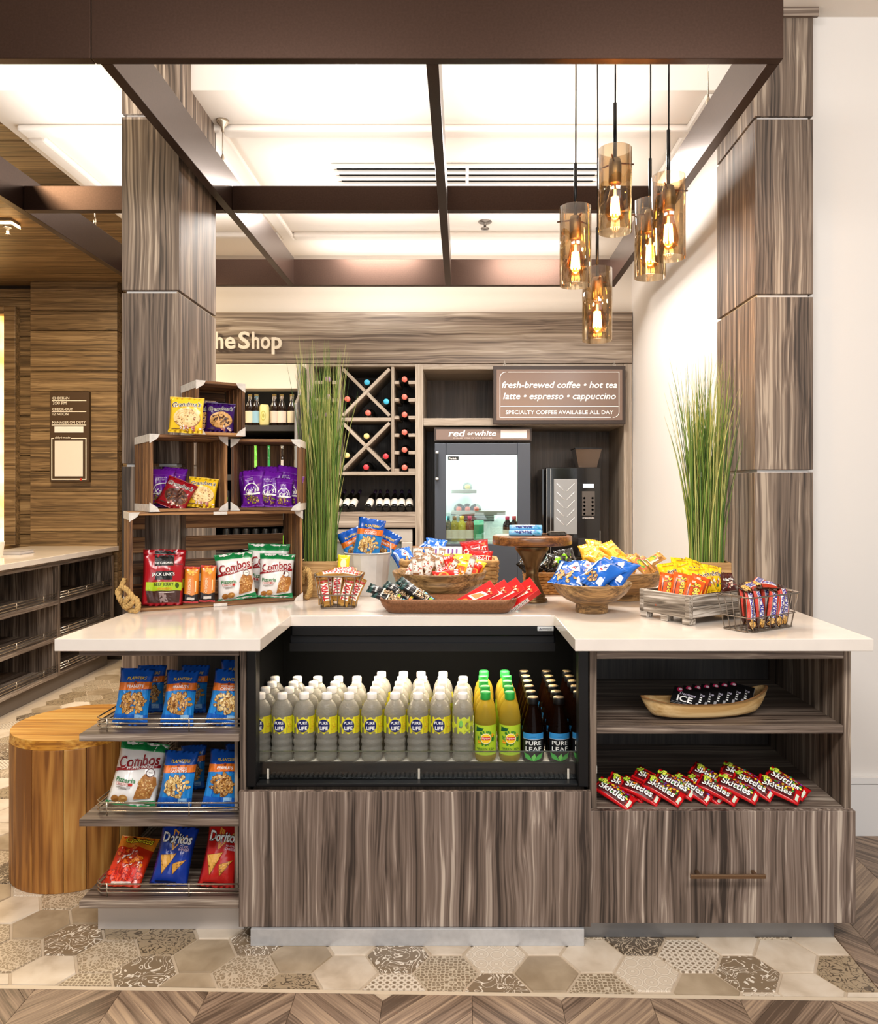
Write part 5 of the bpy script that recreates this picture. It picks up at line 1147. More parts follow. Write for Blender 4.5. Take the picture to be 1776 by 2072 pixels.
# nut bars and red boxes in the tray
for (x, y, z, yaw, lean, rl, lab) in ((-.218, -.010, .024, 8, 52, -62, 'front left nut bar with a green end in the copper tray'), (-.190, .012, .034, 8, 46, -54, 'nut bar with a green end, second from the left in the copper tray'), (-.235, .022, .040, 8, 40, -66, 'nut bar at the back left of the copper tray'), (-.150, .025, .036, 6, 40, -50, 'nut bar behind the wide nut bar in the copper tray')):
    M = Matrix.Translation((TRX, TRY, ZT)); P = M @ Vector((x + .09, y - .01, z - .008)); pack('nutbar', P, yaw, lean, rl, lab, 'nut bars in the copper tray')
pack('nutbar', Vector((TRX - .035, TRY - .018, ZT + .014)), 10, 42, -50, 'wide nut bar with large lettering in the copper tray', None, sc=1.06)
RB = mat('box_red', (206, 26, 28), .3)
rbe = [('p', [(-.7, .35), (.3, .42), (.6, .78), (-.2, .7)], (250, 240, 230)), ('p', [(-.55, .42), (.25, .47), (.42, .7), (-.12, .64)], (236, 150, 90)), ('e', -.25, .18, .34, .13, (232, 140, 50)), ('e', .35, .2, .28, .1, (240, 170, 80)), ('n', .3, .86, .5, .08, 7, [(150, 20, 20), (240, 110, 60), (250, 220, 190)], .14)]
def redbox(P, yaw, lean, rl, lab):
    M = Matrix.Translation(P) @ Matrix.Rotation(math.radians(yaw), 4, 'Z') @ Matrix.Rotation(-math.radians(lean), 4, 'X') @ Matrix.Rotation(math.radians(rl), 4, 'Y')
    t = boxpack('snack_box', lab, 'box', .066, .155, .030, [RB], rbe, M, 'red snack boxes in the copper tray')
    s = MB().box(.0330, .0336, .004, .026, .014, .105)
    s.build('barcode_panel', WHITE, t)
    g = MB()
    for k in range(13): g.box(.0336, .0340, .006, .024, .030 + k * .0052, .030 + k * .0052 + (.0012 if k % 3 else .0022))
    g.build('barcode', BKM, t)
BKM = mat('barcode_black', (60, 60, 62), .6)
for (x, y, z, yaw, lean, rl, lab) in ((.030, .000, .012, -20, 42, 50, 'leftmost red snack box in the copper tray'), (.082, -.004, .014, -22, 42, 48, 'second red snack box from the left in the copper tray'), (.128, -.010, .014, -24, 38, 46, 'third red snack box from the left in the copper tray'), (.178, -.006, .012, -26, 36, 46, 'rightmost red snack box in the copper tray')):
    redbox((TRX + x, TRY + y, ZT + z), yaw, lean, rl, lab)
# heaps in the bowls and baskets
rh = random.Random(21)
def heap(kind, C, pts, words, grp, sc=1., lean=(35, 70)):
    for i, (x, y, z) in enumerate(pts):
        pack(kind, Vector(C) + Vector((x, y, z)), rh.uniform(-25, 25), rh.uniform(*lean), rh.uniform(-60, 60), words[i] if isinstance(words, (list, tuple)) else words, grp, sc=sc)
C_ = (-.0926, 2.99, ZT + .004)
pts = []; wl = []
for r_ in range(3):
    for k in range(9 - r_):
        pts.append((-.125 + k * .019 + r_ * .006, -.075 + r_ * .045 + (.01 if k % 2 else 0), .090 + r_ * .020 + .006 * (k % 3))); wl.append(f'white wrapped candy, {ORD[k]} from the left in the {("front", "middle", "back")[r_]} row of the big bowl')
for p, l in zip(pts, wl): pack('silver', Vector(C_) + Vector(p), rh.uniform(-30, 30), rh.uniform(10, 40), rh.uniform(-40, 40), l, 'white wrapped candies in the big bowl')
for (kind, x, y, z, yaw, lean, rl, lab, sc) in (('redpack', -.02, -.135, .100, -4, 40, 82, 'long red candy pack lying at the front of the big bowl', 1.1), ('redpack', .05, -.06, .108, 6, 24, -10, 'red candy pack standing at the right of the white candies', .8), ('redpack', .12, -.09, .095, 10, 34, 30, 'red candy pack at the right of the big bowl', .8), ('yellowred', .075, -.095, .098, -8, 34, 16, 'yellow and red candy pack right of the middle in the big bowl', .9), ('yellowred', .10, -.05, .112, 12, 24, -14, 'yellow and red candy pack behind the others in the big bowl', .9), ('yellowred', .135, -.055, .100, 4, 30, 24, 'yellow and red candy pack near the right rim of the big bowl', .85),
        ('silver', .108, -.10, .100, -8, 20, 14, 'white wrapped candy between the red packs of the big bowl', 1.1), ('redpack', .055, -.115, .094, 14, 40, -34, 'small red candy pack by the front rim of the big bowl', .7), ('yellowred', .03, -.125, .092, 0, 50, 40, 'yellow candy pack by the front rim of the big bowl', .7)):
    pack(kind, Vector(C_) + Vector((x, y, z)), yaw, lean, rl, lab, 'candy packs in the big bowl', sc=sc)
SB = (-.058, 3.245, ZT)
for (kind, x, y, z, yaw, lean, rl, lab, sc) in (('blue', -.165, -.03, .105, 8, 50, -20, 'blue bag at the far left of the seagrass basket', .95), ('blue', -.12, .0, .115, -10, 46, 24, 'blue bag second from the left in the seagrass basket', .95), ('blue', -.07, .03, .125, 6, 40, 10, 'blue bag behind the white candies in the seagrass basket', .95), ('blue', -.15, .05, .12, 0, 40, 40, 'blue bag at the back left of the seagrass basket', .9),
        ('cracker', .125, -.02, .105, -8, 22, 4, 'front red cracker bag at the right of the seagrass basket', .80), ('cracker', .115, .04, .125, 4, 18, -6, 'red cracker bag behind the front one in the seagrass basket', .95)):
    pack(kind, Vector(SB) + Vector((x, y, z)), yaw, lean, rl, lab, 'bags in the seagrass basket', sc=sc)
stripe = [('r', x, y, x + .10, y + .28, (120, 60, 170)) for y in (.08, .56) for x in (-.92, -.66, -.40, -.14, .12, .38, .64)]
M = Matrix.Translation((-.075, 3.215, ZT + .125)) @ Matrix.Rotation(-.06, 4, 'Z') @ Matrix.Rotation(math.radians(-24), 4, 'X')
boxpack('candy_box', 'white candy box with purple stripes behind the red candy packs', 'box', .135, .075, .03, [mat('box_white', (240, 234, 240), .35)], stripe, M)
M = Matrix.Translation((-.035, 3.16, ZT + .115)) @ Matrix.Rotation(-.05, 4, 'Z') @ Matrix.Rotation(math.radians(-30), 4, 'X')
boxpack('candy_box', 'yellow candy box leaning in front of the purple striped box', 'box', .14, .06, .025, [mat('box_yellow', (244, 214, 70), .35)], [('r', -.8, .1, .8, .5, (236, 150, 40)), ('r', -.6, .6, .6, .75, (252, 240, 200))], M)
CB_ = (.455, 2.715, ZT)
for (x, y, z, yaw, lean, rl, lab, sc) in ((-.100, -.050, .092, 10, 62, 30, 'blue cookie bag with a cookie picture at the left of the footed bowl', 1.30), (-.030, -.070, .104, -18, 54, 38, 'blue cookie bag lying across the middle front of the footed bowl', 1.12), (.040, -.055, .106, -14, 58, 26, 'blue cookie bag at the right of the footed bowl', 1.15), (-.02, .0, .105, 6, 60, 12, 'blue cookie bag at the back of the footed bowl', 1.0), (.05, .01, .100, -10, 60, -20, 'blue cookie bag at the back right of the footed bowl', .95)):
    pack('blue', Vector(CB_) + Vector((x, y, z)), yaw, lean, rl, lab, 'blue cookie bags in the footed bowl', sc=sc)
YB = (.635, 3.06, ZT)
yp = [(-.12, -.02, .13), (-.09, .02, .15), (-.05, -.05, .13), (-.02, .03, .155), (-.10, -.07, .11), (-.14, .05, .12), (-.03, -.09, .115), (.0, .0, .15)]
heap('yellow', YB, yp, [f'yellow snack pack at the {q} of the left heap' for q in ('left', 'top left', 'front middle', 'top', 'front left', 'back left', 'front', 'top right')], 'yellow snack packs in the rear bowl', 1.15)
mp = [(.03, -.09, .105), (.06, -.05, .12), (.09, -.08, .105), (.12, -.04, .108), (.08, .0, .125), (.13, .01, .11), (.04, .02, .13)]
heap('multi', YB, mp, [f'striped snack pack at the {q} of the right heap' for q in ('left front', 'middle front', 'front', 'right front', 'top', 'far right', 'left top')], 'striped snack packs in the rear bowl', 1.05)
DBK = (.385, 3.25, ZT)
dp = [(-.08, -.06, .075), (-.04, -.03, .09), (.0, -.06, .085), (.04, -.03, .095), (.08, -.05, .085), (-.06, .02, .10), (.02, .03, .105), (.07, .02, .10)]
heap('dark', DBK, dp, [f'dark bag with a lime dot at the {q} of the woven basket' for q in ('left front', 'left middle', 'front centre', 'centre', 'right front', 'back left', 'back', 'back right')], 'dark snack bags in the woven basket', 1.0, (20, 50))

# ============================================================ PENDANT LAMPS
SMOKE = thin_glass('smoked_glass', (238, 226, 206), .10)
AMBER = thin_glass('amber_bulb_glass', (255, 222, 160), .08)
FIL = mat('filament', (255, 200, 120), emit=(255, 208, 138), es=70.0)
FILc = mat('filament_core', (255, 226, 170), emit=(255, 224, 170), es=9.0)
for i, (u, vt, vb, Y, lab, pins) in enumerate(((1164, 420, 578, 2.79, 'smoked glass pendant lamp hanging at the left of the cluster', 40), (1244, 303, 470, 2.63, 'highest smoked glass pendant lamp of the cluster', 10), (1315, 408, 562, 2.85, 'smoked glass pendant lamp half hidden behind the rightmost lamp', 170), (1352, 358, 523, 2.62, 'rightmost smoked glass pendant lamp of the cluster', 5), (1208, 545, 690, 2.95, 'lowest smoked glass pendant lamp of the cluster', 30))):
    x = ux(u, Y); zt, zb = vz(vt, Y), vz(vb, Y); h = zt - zb; r = .0575
    t = thing('pendant_lamp', lab, 'lamp', (x, Y, zb))
    MB().lathe([(r - .0022, 0), (r, 0), (r, h), (r - .0022, h), (r - .0022, 0)], 48, cap=False).build('glass_shade', SMOKE, t)
    rodh = .16; top = 3.2 - zb
    MB().tube([(0, 0, h - .03), (0, 0, h + rodh)], .0062, 10).build('stem', BLACK, t)
    MB().tube([(.001, 0, h + rodh), (.002, .001, h + rodh + (top - h - rodh) * .5), (0, 0, top - .02)], .0028, 7).build('cord', BLACK, t)
    MB().lathe([(.03, top - .016), (.03, top), (0, top)][::1] , 20).build('ceiling_cap', BLACK, t)
    s = MB().lathe([(0, h - .03), (.018, h - .032), (.022, h - .05), (.022, h - .115), (.019, h - .118), (0, h - .118)][::-1], 20).build('socket', mat('socket_grey', (150, 140, 124), .35, .7), t)
    for k in range(3):
        a = math.radians(pins + 120 * k); c, sn = math.cos(a), math.sin(a)
        MB().tube([(c * .02, sn * .02, h - .045), (c * (r + .010), sn * (r + .010), h - .045)], .003, 7).build('pin', mat('pin_copper', (120, 80, 54), .3, .9), t)
    b0 = h - .118
    bl = MB().lathe([(.016, b0), (.0175, b0 - .02), (.026, b0 - .055), (.033, b0 - .085), (.034, b0 - .100), (.028, b0 - .118), (.012, b0 - .128), (0, b0 - .129)][::-1], 24).build('bulb', AMBER, t)
    MB().lathe([(.004, b0 - .018), (.006, b0 - .05)], 8).build('filament_mount', FILc, bl)
    g = MB()
    for k in range(8):
        a = 2 * PI * k / 8; c, sn = math.cos(a), math.sin(a)
        g.tube([(c * .011, sn * .011, b0 - .045), (c * .0155, sn * .0155, b0 - .105)], .0024, 5)
    f = g.build('filament', FIL, bl); f['kind'] = 'stuff'
    l = bpy.data.lights.new('bulb_light', 'POINT'); l.energy = 2.2; l.color = (1., .62, .28); l.shadow_soft_size = .02
    lo = bpy.data.objects.new('bulb_light', l); COL.objects.link(lo); lo.location = (x, Y, zb - .03)

# ============================================================ BACK OF THE SHOP
YB0, YB1 = 5.2, 5.74
def X5(u): return ux(u, YB0)
def Z5(v): return vz(v, YB0)
hd = thing('shop_header', 'wide grey brown wood header board over the rear shop cabinets', 'header', (0, 0, 0))
B('board', -1.95, X5(1279), YB0, YB0 + .03, Z5(735), Z5(631), W_head, hd, .002)
sg = thing('shop_sign', 'cream raised lettering naming the shop on the wood header', 'sign', (0, 0, 0))

LET = mat('letter_cream', (240, 232, 218), .5)
def letter(ch, u0, u1, h):
    from collections import Counter
    g = glyphs(ch, .022, 0); k = h / .7; kx = (X5(u1) - X5(u0)) / (g[3] - g[2]); m = MB(); n = len(g[0])
    P = [(X5(u0) + (p[0] - g[2]) * kx, YB0 - .024, Z5(706) + p[1] * k) for p in g[0]]; Q = [(a, YB0 - .008, c) for a, b_, c in P]
    ed = Counter((t[i], t[(i + 1) % 3]) for t in g[1] for i in range(3))
    bd_ = [e for e in ed if (e[1], e[0]) not in ed]
    m.add(P + Q, list(g[1]) + [tuple(n + i for i in t[::-1]) for t in g[1]] + [(a, n + a, n + b_, b_) for a, b_ in bd_]); m.build('letter', LET, sg)
for ch, u0, u1 in (('T', 412, 434), ('h', 437, 453.5), ('e', 457, 478), ('S', 484, 507), ('h', 511.6, 526), ('o', 529, 548), ('p', 551, 571.5)): letter(ch, u0, u1, .112)
# tall cabinet frame
cf = thing('wall_cabinet', 'pale framed wood wall cabinet across the back of the shop', 'cabinet', (0, 0, 0))
zt = Z5(736)
for (a, b_) in ((620, 634), (840, 856), (1262, 1279)): B('upright', X5(a), X5(b_), YB0 + .005, YB1, 0, zt, W_pale, cf, .001)
B('upright', -1.95, -1.93, YB0 + .005, YB1, 0, zt, W_pale, cf, .001)
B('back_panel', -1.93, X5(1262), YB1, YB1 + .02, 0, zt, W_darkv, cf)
B('top_board', X5(634), X5(840), YB0 + .01, YB1 - .001, Z5(741), zt, W_palex, cf, .001)
B('top_board', X5(856), X5(1262), YB0 + .01, YB1 - .001, Z5(747), zt, W_palex, cf, .001)
B('shelf', X5(856) + .001, X5(1262) - .001, YB0 + .008, YB1 - .001, Z5(861), Z5(846), W_palex, cf, .001)
# wine rack
wr = thing('wine_rack', 'pale wood wine rack with two diagonal crosses and side cubbies', 'rack', (0, 0, 0))
y0, y1 = YB0 + .012, YB0 + .33
B('bottom_board', X5(634) + .001, X5(840) - .001, y0, YB1 - .002, Z5(961), Z5(954), W_palex, wr, .001)
for (a, b_) in ((682, 689), (791, 797)): B('upright', X5(a), X5(b_), y0, y1, Z5(953.9), Z5(741.5), W_pale, wr, .001)
B('rail', X5(689.2), X5(790.8), y0, y1, Z5(852), Z5(844.5), W_palex, wr, .001)
xa, xb = X5(690), X5(790)
for (za, zb) in ((Z5(843), Z5(743)), (Z5(953), Z5(853))):
    for sg_ in (1, -1):
        L_ = math.hypot(xb - xa, zb - za) / 2 - .012; an = math.atan2(zb - za, xb - xa) * sg_
        for part in ((0,) if sg_ > 0 else (-1, 1)):
            m = MB()
            if sg_ > 0: m.box(-L_, L_, y0 + .002, y1, -.011, .011)
            else: m.box(*sorted((part * .0125, part * L_)), y0 + .002, y1, -.011, .011)
            m.build('diagonal', W_palex, wr, ((xa + xb) / 2, 0, (za + zb) / 2), (0, -an, 0))
for k in range(6):
    z = Z5(773 + k * 35.6)
    for (a, b_) in ((797.2, 807), (826, 839.7), (634.3, 654), (671, 681.8)): B('peg', X5(a), X5(b_), y0, y1, z - .012, z + .010, W_palex, wr, .001)
def wine_mesh():
    return MB().lathe([(0, 0), (.036, 0), (.038, .006), (.038, .19), (.034, .215), (.018, .245), (.0145, .26), (.0145, .295), (0, .295)], 20)
WMESH = wine_mesh().xf(Matrix.Rotation(PI / 2, 4, 'X')).mesh('wine_bottle', DARKG)
CAPS = {c: MB().lathe([(.0165, .250), (.0190, .290), (.0190, .2975), (.0170, .3005), (0, .3003)], 18).xf(Matrix.Rotation(PI / 2, 4, 'X')).mesh('capsule', mat('capsule_' + c, rgb, .4)) for c, rgb in (('coral', (224, 108, 92)), ('blue', (60, 170, 206)), ('gold', (222, 200, 128)), ('red', (206, 56, 66)), ('mauve', (176, 110, 190)))}
def wine(u, v, c, label, grp, dy=0):
    t = tag(link('wine_bottle', WMESH, None, (X5(u) + .004, y1 - .03 + dy, Z5(v) - .008)), label, 'bottle', grp); link('capsule', CAPS[c], t); return t
for k in range(6):
    wine(817, 765 + k * 35.7, 'coral', f'coral capped wine bottle, {ORD[k]} from the top in the right cubbies', 'wine in the right cubbies')
    wine(662, 765 + k * 35.7, 'mauve', f'mauve capped wine bottle, {ORD[k]} from the top in the left cubbies', 'wine in the left cubbies')
for (u, v, c, lab) in ((741, 771, 'blue', 'blue capped wine bottle in the top of the upper cross'), (701, 805, 'coral', 'coral capped wine bottle in the left of the upper cross'), (780, 810, 'blue', 'blue capped wine bottle in the right of the upper cross'), (743, 833, 'coral', 'coral capped wine bottle in the bottom of the upper cross'),
        (740, 880, 'gold', 'gold capped wine bottle in the top of the lower cross'), (700, 919, 'gold', 'gold capped wine bottle in the left of the lower cross'), (779, 921, 'red', 'red capped wine bottle in the right of the lower cross'), (739, 943, 'red', 'red capped wine bottle in the bottom of the lower cross')):
    wine(u, v, c, lab, 'wine in the crosses')
# niche with lying bottles, plank front and silver fridge below
nb = thing('wine_ledge', 'grey wood ledge board under the niche of lying wine bottles', 'shelf', (0, 0, 0))
B('front_board', X5(634) + .001, X5(840) - .001, YB0 + .006, YB0 + .026, Z5(1068), Z5(1036), W_head, nb, .001)
B('shelf', X5(634) + .001, X5(840) - .001, YB0 + .027, YB1 - .002, Z5(1045), Z5(1036.5), W_palex, nb)
MW = MB().lathe([(0, 0), (.034, 0), (.036, .005), (.036, .15), (.032, .175), (.016, .205), (.0135, .215), (.0135, .255), (0, .255)], 18)
LB = MB().lathe([(.0365, .03), (.0366, .10)], 18, cap=False)
LBW = mat('label_white', (226, 218, 206), .6)
lean_ = Matrix.Rotation(math.radians(-62), 4, 'X')
for k, u in enumerate((654, 676, 693, 708, 741, 765, 780, 796, 811, 827)):
    P = (X5(u), YB0 + .06, Z5(1033) + .014)
    t = tag(MB().lathe([(0, 0), (.023, 0), (.0247, .005), (.0247, .14), (.021, .165), (.012, .195), (.0105, .21), (.0105, .255), (0, .255)], 18).build('wine_bottle', DARKG, None, P, (math.radians(-62), 0, math.radians(-8 if k < 5 else 4))), f'dark wine bottle with a pale label lying in the niche, {ORD[k]} from the left', 'bottle', 'lying wine bottles in the niche')
    MB().lathe([(.0251, .02), (.0252, .10)], 18, cap=False).build('label', LBW, t); MB().lathe([(.0115, .205), (.0115, .256), (0, .2565)], 14).build('capsule', mat('capsule_dark', (50, 34, 62), .4), t)
sf_ = thing('silver_fridge', 'silver framed glass door fridge under the wine ledge', 'fridge', (X5(737), YB0 + .02, 0))
fw = (X5(834) - X5(640)) / 2; ft = Z5(1071)
FRM = mat('silver_frame', (206, 198, 188), .35, .5)
B('body', -fw, fw, .06, .5, .03, ft - .002, INNER, sf_)
B('frame', -fw, fw, 0, .055, ft - .085, ft, FRM, sf_, .004); B('frame', -fw, -fw + .075, 0, .055, .05, ft - .086, FRM, sf_, .004); B('frame', fw - .075, fw, 0, .055, .05, ft - .086, FRM, sf_, .004); B('frame', -fw + .076, fw - .076, 0, .055, .05, .12, FRM, sf_, .004)
B('liner', -fw + .076, fw - .076, .05, .058, .121, ft - .087, mat('liner_pale', (196, 200, 196), .6), sf_)
B('glass', -fw + .076, fw - .076, .01, .016, .121, ft - .087, GLASS, sf_)
# glass door wine fridge, with its lit inside
wf = thing('wine_fridge', 'charcoal wine fridge with a brightly lit glass door', 'fridge', (X5(975), YB0 + .03, 0))
x0, x1 = X5(879) - X5(975), X5(1074) - X5(975); gx0, gx1 = X5(902) - X5(975), X5(1047) - X5(975); fz = Z5(895); gz1, gz0 = Z5(920), Z5(1101)
CHAR = mat('charcoal_door', (74, 78, 86), .4, .4)
LIN = mat('fridge_liner', (240, 246, 244), .5)
B('body', x0, x1, .46, .5, .05, fz, CHAR, wf); B('body', x0, x0 + .03, .04, .459, .05, fz, CHAR, wf); B('body', x1 - .03, x1, .04, .459, .05, fz, CHAR, wf); B('body', x0 + .031, x1 - .031, .04, .459, fz - .04, fz, CHAR, wf); B('body', x0 + .031, x1 - .031, .04, .459, .05, gz0 - .03, CHAR, wf)
dd = B('door', x0, gx0, -.01, .035, .06, fz - .004, CHAR, wf, .003)
B('door', gx1, x1, -.01, .035, .06, fz - .004, CHAR, wf, .003); B('door', gx0 + .0005, gx1 - .0005, -.01, .035, gz1, fz - .004, CHAR, wf, .003); B('door', gx0 + .0005, gx1 - .0005, -.01, .035, .06, gz0, CHAR, wf, .003)
hx = X5(884) - X5(975)
MB().box(hx - .009, hx + .009, -.05, -.035, Z5(969), Z5(916)).build('handle', BLACK, dd, bevel=.003)
for v in (916, 969): MB().box(hx - .011, hx + .011, -.052, -.0105, Z5(v) - .008, Z5(v) + .008).build('handle_cap', STEEL, dd, bevel=.003)
B('liner', x0 + .031, x1 - .031, .45, .459, gz0 - .03, fz - .041, LIN, wf); B('liner', x0 + .0305, x0 + .034, .041, .449, gz0 - .03, fz - .041, LIN, wf); B('liner', x1 - .034, x1 - .0305, .041, .449, gz0 - .03, fz - .041, LIN, wf); B('liner', x0 + .035, x1 - .035, .041, .449, gz0 - .029, gz0 - .02, LIN, wf)
B('light_strip', gx0, gx1, .05, .40, fz - .06, fz - .05, mat('fridge_lamp', (240, 255, 250), emit=(240, 250, 244), es=10.0), wf)
B('light_strip', gx0 - .015, gx0 - .005, .05, .06, gz0, gz1, mat('fridge_lamp', (240, 255, 250)), wf)
B('glass', gx0, gx1, .012, .017, gz0, gz1, thin_glass('door_glass', (244, 252, 248), .12), wf)
TRY_ = mat('tray_grey', (150, 148, 144), .5)
for (v, uu) in ((995, 965), (1040, 1025)): B('tray', X5(912) - X5(975), X5(uu) - X5(975), .10, .40, Z5(v) - .012, Z5(v) + .018, TRY_, wf, .004)
for k in range(4): B('vent_slot', -.16, .10, .4455, .4495, Z5(1047 + k * 4) - .003, Z5(1047 + k * 4) + .003, INNER, wf)

mb, ms = lay([('t', 'Perlick', 0, .5, 1.6, WHT, {'bold': .05})], lambda X, Y, l: Vector((X5(916) - X5(975) + X * .032, -.0005 + .0115 - l, Z5(927) + (Y - .5) * .03)), .032, .03, res=4)
pl = B('maker_plate', X5(906) - X5(975), X5(928) - X5(975), .0105, .0118, Z5(931), Z5(923), mat('plate_black', (40, 44, 44), .4), wf); mb.build('lettering', ms, pl)
for (u, lab) in ((928, 'dark wine bottle lying at the left of the fridge tray'), (946, 'green wine bottle lying in the middle of the fridge tray'), (964, 'dark wine bottle lying at the right of the fridge tray')):
    t = tag(link('wine_bottle', WMESH, None, (X5(u), YB0 + .44, Z5(1036) + .04 - .024)), lab, 'bottle', 'wine bottles in the fridge'); link('capsule', CAPS['coral'], t)
t = tag(link('wine_bottle', WMESH, None, (X5(946), YB0 + .44, Z5(990) + .04 - .024)), 'wine bottle lying on the upper fridge tray', 'bottle'); link('capsule', CAPS['gold'], t)
SMALL = [(0, 0), (.030, 0), (.032, .005), (.032, .105), (.027, .125), (.013, .145), (.0115, .17), (0, .17)]
for (u, c, col, lab) in ((905, (70, 130, 130), (90, 100, 90), 'small bottle with a teal cap at the left edge of the fridge door'), (919, (150, 110, 70), (150, 140, 60), 'small white wine bottle with a tan cap in the fridge'), (934, (230, 190, 40), (190, 180, 70), 'small white wine bottle with a yellow cap in the fridge'), (950, (206, 70, 110), (120, 60, 50), 'small bottle with a pink cap beside the green carton'), (1028, (206, 50, 90), (40, 20, 24), 'small red wine bottle with a pink cap at the right in the fridge'), (1042, (206, 80, 100), (40, 20, 24), 'small red wine bottle at the right edge of the fridge door')):
    t = tag(MB().lathe(SMALL, 16).build('small_bottle', mat('small_glass_%d_%d' % col[:2], col, .1), None, (X5(u), YB0 + .10, Z5(1097)), ), lab, 'bottle', None)
    MB().lathe([(.0135, .148), (.0145, .150), (.0145, .174), (0, .175)], 12).build('cap', ink(c), t); MB().lathe([(.0325, .02), (.0325, .08)], 16, cap=False).build('label', LBW, t)
B('door_shelf', x0 + .036, x1 - .036, .05, .20, Z5(1097) - .012, Z5(1097) - .001, LIN, wf)
gc = thing('wine_carton', 'green carton with a slanted top among the small bottles in the fridge', 'carton', (X5(969), YB0 + .10, Z5(1097)))
MB().add([(-.034, -.03, 0), (.034, -.03, 0), (.034, .03, 0), (-.034, .03, 0), (-.034, -.03, .115), (.034, -.03, .115), (.034, .03, .115), (-.034, .03, .115), (-.034, 0, .145), (.034, 0, .145)], [(0, 3, 2, 1), (0, 1, 5, 4), (2, 3, 7, 6), (4, 5, 9, 8), (6, 7, 8, 9), (1, 2, 6, 9, 5), (3, 0, 4, 8, 7)]).build('body', mat('carton_green', (24, 150, 110), .4), gc)
B('front_label', -.02, .02, -.0308, -.0302, .02, .05, mat('carton_pale', (120, 210, 180), .5), gc)
rw = thing('fridge_sign', 'brown framed red or white sign on top of the wine fridge', 'sign', (X5(977), YB0 + .01, Z5(879)))
rwx, rwz = X5(1076) - X5(977), Z5(865) - Z5(879)
B('frame', -rwx, rwx, 0, .03, -rwz, rwz, mat('sign_frame', (52, 40, 34), .5), rw, .002)
TAUPE = mat('sign_taupe', (122, 100, 88), .25)
B('face', -rwx + .014, rwx - .014, -.004, -.0005, -rwz + .012, rwz - .012, TAUPE, rw)
mb, ms = lay([('t', 'red', -.56, .62, .36, WHT, {'bold': .03, 'shear': .2}), ('t', 'or', -.27, .56, .13, WHT, {'bold': .03, 'shear': .2}), ('t', 'white', .05, .62, .46, WHT, {'bold': .03, 'shear': .2}), ('t', 'CHILLED WINE IN WINE COOLER', -.22, .14, .84, (206, 186, 174), {'bold': .01}), ('r', .38, .12, .94, .92, (236, 226, 218))], lambda X, Y, l: Vector((X * (rwx - .016), -.004 - l, -rwz + .013 + Y * 2 * (rwz - .013))), rwx, 2 * rwz, res=4); mb.build('lettering', ms, rw)
# coffee sign hung from the header
YS = YB0 - .05
s2 = thing('coffee_sign', 'taupe hanging coffee menu sign in a dark frame', 'sign', at(1131.5, 799, YS))
sw, sh = 134 * YS / F, 59 * YS / F
B('frame', -sw, sw, 0, .022, -sh, sh, mat('sign_frame', (52, 40, 34), .5), s2, .003)
B('face', -sw + .023, sw - .023, -.004, -.0005, -sh + .026, sh - .026, TAUPE, s2)
q1 = [('t', 'fresh-brewed coffee • hot tea', 0, .70, 1.84, WHT, {'bold': .026, 'shear': .22}), ('t', 'latte • espresso • cappuccino', 0, .455, 1.80, WHT, {'bold': .026, 'shear': .22}), ('t', 'SPECIALTY COFFEE AVAILABLE ALL DAY', 0, .15, 1.72, WHT, {'bold': .01}),
      ('r', -.94, .262, .94, .274, WHT), ('r', -.82, .948, .95, .96, WHT), ('r', -.95, .04, .82, .052, WHT), ('r', -.955, .04, -.947, .84, WHT), ('r', .947, .16, .955, .96, WHT)]
n = 8
for (cx, cy, a0) in ((-.85, .84, 90), (.85, .16, 270)):
    q1.append(('a', cx + (.0 if a0 == 90 else 0), cy, .105, .12, a0, a0 + 90, .08, WHT))
mb, ms = lay(q1, lambda X, Y, l: Vector((X * (sw - .025), -.004 - l, -sh + .028 + Y * 2 * (sh - .028))), sw, 2 * sh, res=4); mb.build('lettering', ms, s2)
for u in (1021, 1243):
    xx = ux(u, YS) - s2.location.x
    MB().tube([(xx + .008 * math.sin(2 * PI * j / 12), .011, sh + .008 + .0085 * math.cos(2 * PI * j / 12)) for j in range(12)], .0018, 6, True).tube([(xx, .011, sh + .016), (xx, .011, sh + .034)], .0018, 6).build('hook', STEEL, s2)
# coffee machine
cm = thing('coffee_machine', 'glossy black coffee machine with a silver chevron panel', 'coffee machine', (X5(1160), YB0 + .06, 0))
def xm(u): return X5(u) - X5(1160)
GLO = mat('gloss_black', (18, 16, 16), .12, coat=.4)
zm = Z5(945); z0 = 1.0 - .05

B('body', xm(1106), xm(1218), 0, .36, .886, zm, GLO, cm, .006); B('side_fin', xm(1098), xm(1104), .02, .34, .886, zm - .012, GLO, cm, .004)
for u in (1108, 1116): B('chrome_strip', xm(u) - .002, xm(u) + .002, -.004, -.0005, .89, zm - .01, STEEL, cm)
B('chrome_strip', xm(1217) - .003, xm(1217) + .001, -.004, -.0005, .89, Z5(1075), STEEL, cm)
sp_ = B('silver_panel', xm(1122), xm(1170), -.012, -.0005, Z5(1082), Z5(969), mat('satin_silver', (150, 150, 150), .4, .3), cm, .003)
for k in range(5):
    zc = Z5(988 + k * 17.5); 
    for s_ in (-1, 1):
        xc = (xm(1122) + xm(1170)) / 2
        MB().tube([(xc + s_ * .008, -.0125, zc - .02), (xc + s_ * .062, -.0125, zc + .035)], .0022, 5).build('rib', mat('rib_white', (240, 240, 240), .3), sp_)
B('display', xm(1182), xm(1204), -.006, -.0005, Z5(987), Z5(979), mat('lcd', (220, 226, 240), .3, emit=(220, 226, 245), es=.5), cm, .001)
kp = B('keypad', xm(1180), xm(1206), -.006, -.0005, Z5(1044), Z5(994), mat('keypad_grey', (86, 78, 72), .4), cm, .001)
